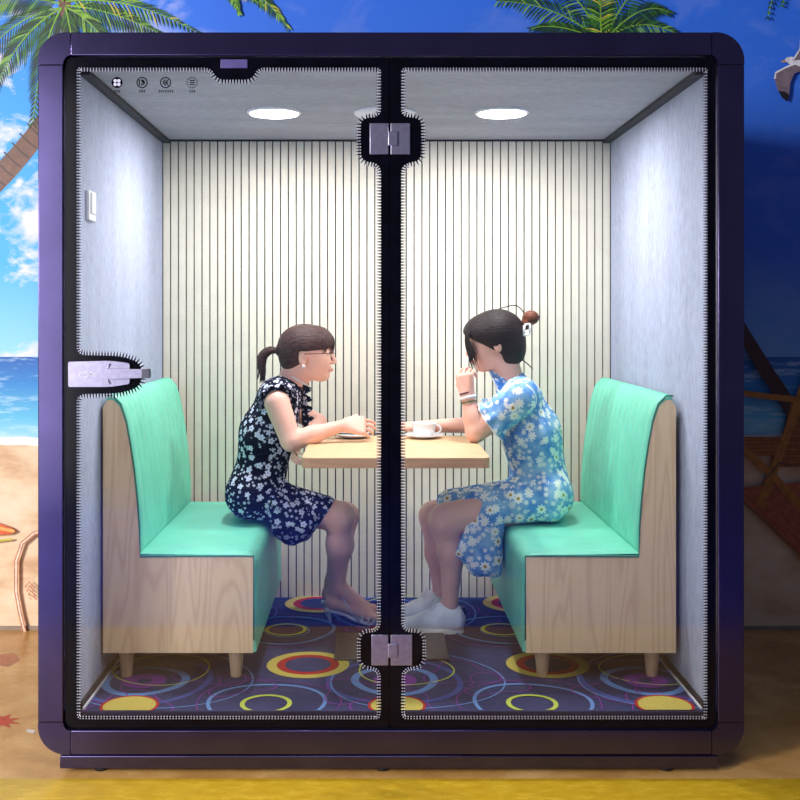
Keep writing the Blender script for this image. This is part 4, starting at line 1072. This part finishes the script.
# sneakers
def sneaker(an, parent):
    f_ = Vector((-1, .03, 0)).normalized(); s_ = Vector((-f_.y, f_.x, 0)); b = Vector((an.x, an.y, ZF))
    sf = Field(A(b)-A((.25, .09, .01)), A(b)+A((.09, .09, .16)), .0032)
    sf.cone(b-f_*.022+Vector((0, 0, .045)), b+f_*.165+Vector((0, 0, .032)), .037, .030, .02, flat=(s_, 1.15))
    sf.cone(b-f_*.018+Vector((0, 0, .075)), b+f_*.03+Vector((0, 0, .085)), .036, .034, .03); sf.cone(b+f_*.02+Vector((0, 0, .08)), b+f_*.10+Vector((0, 0, .052)), .032, .028, .03)
    sf.cone(b+Vector((0, 0, .135)), b+Vector((0, 0, .080)), .033, .026, .006, 'sub')
    sf.custom(A(b)-A((.3, .2, .05)), A(b)+A((.2, .2, .2)), lambda X, Y, Z: Z-(ZF+.018)+0*X, .003, 'sub')
    o = field_obj(sf, 'sneaker', M['sneaker'], parent, 1)
    out = []
    for k in range(36):
        a = 2*PI*k/36; c_, s__ = math.cos(a), math.sin(a); L = .123; p = b+f_*(.068+L*c_)+s_*(.043*s__*(1.0+.12*c_)*(1-.1*abs(c_))); out.append((p.x, p.y))
    mb = MB(); mb.prism([out], ZF+.0015, ZF+.021, 0, 'z'); mb.build('sole', M['porcelain'], o)
    mb = MB()
    for k in range(5):
        d = .045+k*.018; z = .112-k*.012; mb.tube([b+f_*d+s_*q*.026+Vector((0, 0, z-.012*abs(q)+.002)) for q in (-1, -.5, 0, .5, 1)], .0026, 0, 6)
    mb.tube(curve3([b+f_*.045+Vector((0, 0, .116)), b+f_*.06+s_*.03+Vector((0, 0, .128)), b+f_*.075+s_*.035+Vector((0, 0, .10)), b+f_*.05+Vector((0, 0, .116))], 5), .0022, 0, 6)
    mb.tube(curve3([b+f_*.045+Vector((0, 0, .116)), b+f_*.06-s_*.03+Vector((0, 0, .128)), b+f_*.08-s_*.038+Vector((0, 0, .09)), b+f_*.05+Vector((0, 0, .116))], 5), .0022, 0, 6)
    mb.build('laces', M['white'], o)
    mb = MB(); mb.tube([b-f_*.052+Vector((0, 0, .075)), b-f_*.046+Vector((0, 0, .100))], [.016, .013], 0, 10); mb.build('heel_tab', M['black'], o)
sneaker(a1, wr); sneaker(Vector((a2.x, a2.y+.0, a2.z)), wr)
# dress
dd = Field((.14, .62, .30), (.85, 1.27, 1.26), .0042)
pel2(dd, .008)
dd.cone(P(516, 394, .87), P(516, 394, 1.03), .054, .054, .04); dd.cone(P(511, 386, YR), P(512, 380, .95), .060, .050, .025)
for (hh, kk) in ((h1, P(470, 508, .88)), (h2, P(452, 504, 1.04))): dd.cone(hh, kk, .098, .062, .04)
dd.cone(P(500, 497, .92), P(450, 503, 1.0), .050, .030, .04)
dd.cone(P(518, 505, .86), P(474, 530, .84), .080, .055, .05)
dd.cone(P(488, 520, .84), P(484, 560, .83), .062, .058, .05); dd.cone(P(472, 528, .84), P(463, 548, .82), .040, .034, .04); dd.cone(P(466, 545, .83), P(477, 568, .83), .034, .030, .04)
dd.cone(P(492, 525, .92), P(488, 555, .95), .055, .052, .05); dd.cone(P(495, 548, .82), P(495, 568, .82), .030, .032, .03)
XS2 = .512
def seatcut2(X, Y, Z): return np.maximum(XS2-X, Z-(ZS-.006))
dd.custom((.3, .6, .3), (.9, 1.3, .70), seatcut2, .012, 'sub')
dd.cone(P(509, 384, .95), P(500, 362, .945), .050, .060, .006, 'sub')
dd.cone(P(441, 524, .82), P(421, 570, .82), .092, .105, .008, 'sub')
dress2 = field_obj(dd, 'dress', M['dress_blue'], wr, 1, folds(8, .0062))
# puffed sleeves with flounce
for sy, sc_, e_ in ((-1, sh_r, el_r), (1, s3, e3)):
    sf = Field(A(sc_)-.17, A(sc_)+.17, .0042); mid = sc_.lerp(e_, .42)
    sf.cone(sc_+Vector((.012, 0, .012)), mid, .068, .060, .02); sf.cone(sc_+Vector((.0, 0, .03)), sc_.lerp(e_, .2)+Vector((0, 0, .02)), .050, .050, .03)
    field_obj(sf, 'sleeve', M['dress_blue'], dress2, 1, folds(12, .005))
    flutter(sc_.lerp(e_, .36), e_-sc_, .056, .080, .060, 0, 360, 9, 'sleeve_flounce', M['dress_blue'], dress2, .009, 0, M['white'])
flutter(P(507, 384, .95), (-.55, 0, -.25), .060, .085, .05, 0, 360, 10, 'collar_frill', M['dress_blue'], dress2, .006, 0, M['white'])
# hair
hf = Field(A(W2(0, 0, 0))-.19, A(W2(0, 0, 0))+.19, .0034)
def hel2(p, r, k=.01, op='add'): hf.ell(W2(*p), r, k, op, Rn2)
hel2((-.008, 0, .030), (.115, .090, .096)); hel2((-.062, 0, -.030), (.056, .072, .078), .03); hel2((.050, 0, .040), (.072, .078, .068), .02); hel2((-.038, 0, -.045), (.052, .074, .066), .02)
def cutf2(X, Y, Z):
    c_ = A(W2(0, 0, 0)); dx, dy, dz = X-c_[0], Y-c_[1], Z-c_[2]
    lx = dx*Rn2[0][0]+dy*Rn2[1][0]+dz*Rn2[2][0]; lz = dx*Rn2[0][2]+dy*Rn2[1][2]+dz*Rn2[2][2]
    return np.maximum(lz-(-.045+.80*(lx-.0)), -.014-lx)
hf.custom(A(W2(0, 0, 0))-.19, A(W2(0, 0, 0))+.19, cutf2, .015, 'sub')
hf.ell(W2(.10, 0, -.005), (.035, .055, .045), .01, 'sub', Rn2)
hair2 = field_obj(hf, 'hair', M['hairblack'], wr, 1)
mb = MB()
for s_ in (1, -1):
    for k in range(26):                  # front locks
        t_ = k/25; tz = -.035-rs.random()*.07
        mb.tube(curve3([W2(.065+t_*.030, s_*(.052-.03*t_), .080-.01*t_), W2(.098+t_*.012, s_*(.066-.03*t_), .045), W2(.094+t_*.022, s_*(.076-.026*t_), .005), W2(.080+t_*.034, s_*(.078-.026*t_), tz)], 5), [.0042]*12+[.003, .002, .001, .0006], 0, 5)
for k in range(7): mb.tube(curve3([W2(.07-.008*k, -.075, .03-.008*k), W2(.062-.008*k, -.076, -.01), W2(.05-.010*k, -.070, -.05-rs.random()*.03)], 5), [.0013]*10+[.0005], 0, 5)
for k in range(5): mb.tube(curve3([W2(.02, -.085, -.03), W2(.024+.006*k, -.080, -.07), W2(.015+.008*k, -.070, -.105-rs.random()*.02)], 5), [.0016]*10+[.0006], 0, 5)
for k in range(6): mb.tube(curve3([W2(-.085, -.02+.01*k, -.09), W2(-.105, -.02+.01*k, -.11), W2(-.112-.003*k, -.02, -.122-.004*k)], 5), [.002]*10+[.0006], 0, 5)
mb.build('loose_locks', M['hairblack'], hair2); mb = MB()
mb.tube(curve3([W2(.0, -.02, .118), P(512, 305.5, .93), P(520, 308, .93), P(525, 315, .93)], 6), .0022, 0, 6)
mb.build('stray_lock', M['hairblack'], hair2)
hf = Field(A(P(531, 318, .94))-.07, A(P(531, 318, .94))+.07, .0032)
hf.ell(P(531, 317.5, .94), (.036, .040, .030), .01); hf.ell(P(526, 324, .94), (.022, .032, .022), .01)
field_obj(hf, 'bun', M['bun'], hair2, 1, folds(5, .004))
mb = MB(); q = P(526, 330, .885)
cl_ = [(-.010, -.022), (-.005, .020), (.016, .024), (.014, -.016)]
for a, b in zip(cl_, cl_[1:]+cl_[:1]): mb.tube([q+Vector((a[0], 0, a[1])), q+Vector((b[0], 0, b[1]))], .0042, 0, 8)
for k in range(4): mb.tube([q+Vector((-.009+k*.002, 0, -.018+.011*k)), q+Vector((-.018, .03, -.018+.011*k))], .0022, 0, 6)
mb.build('hair_clip', M['white'], hair2)
# bracelets on the raised wrist
ax = (wr_r-el_r).normalized(); u = ax.cross(Vector((0, 1, 0))).normalized(); v = ax.cross(u)
for nm, off, rr, m_ in (('bracelet', .012, .0032, 'wine'), ('bangle', -.006, .0062, 'porcelain'), ('bracelet', -.024, .0034, 'olive')):
    c_ = wr_r+ax*off; R_ = .0265+(.003 if off < 0 else 0)
    mb = MB(); mb.tube([c_+(u*math.cos(a)+v*math.sin(a))*R_ for a in [2*PI*k/24 for k in range(25)]], rr, 0, 8, False)
    tag(mb.build(nm, M[m_], wr), {'wine': 'dark red bracelet', 'porcelain': 'white wrist band', 'olive': 'olive green bracelet'}[m_])
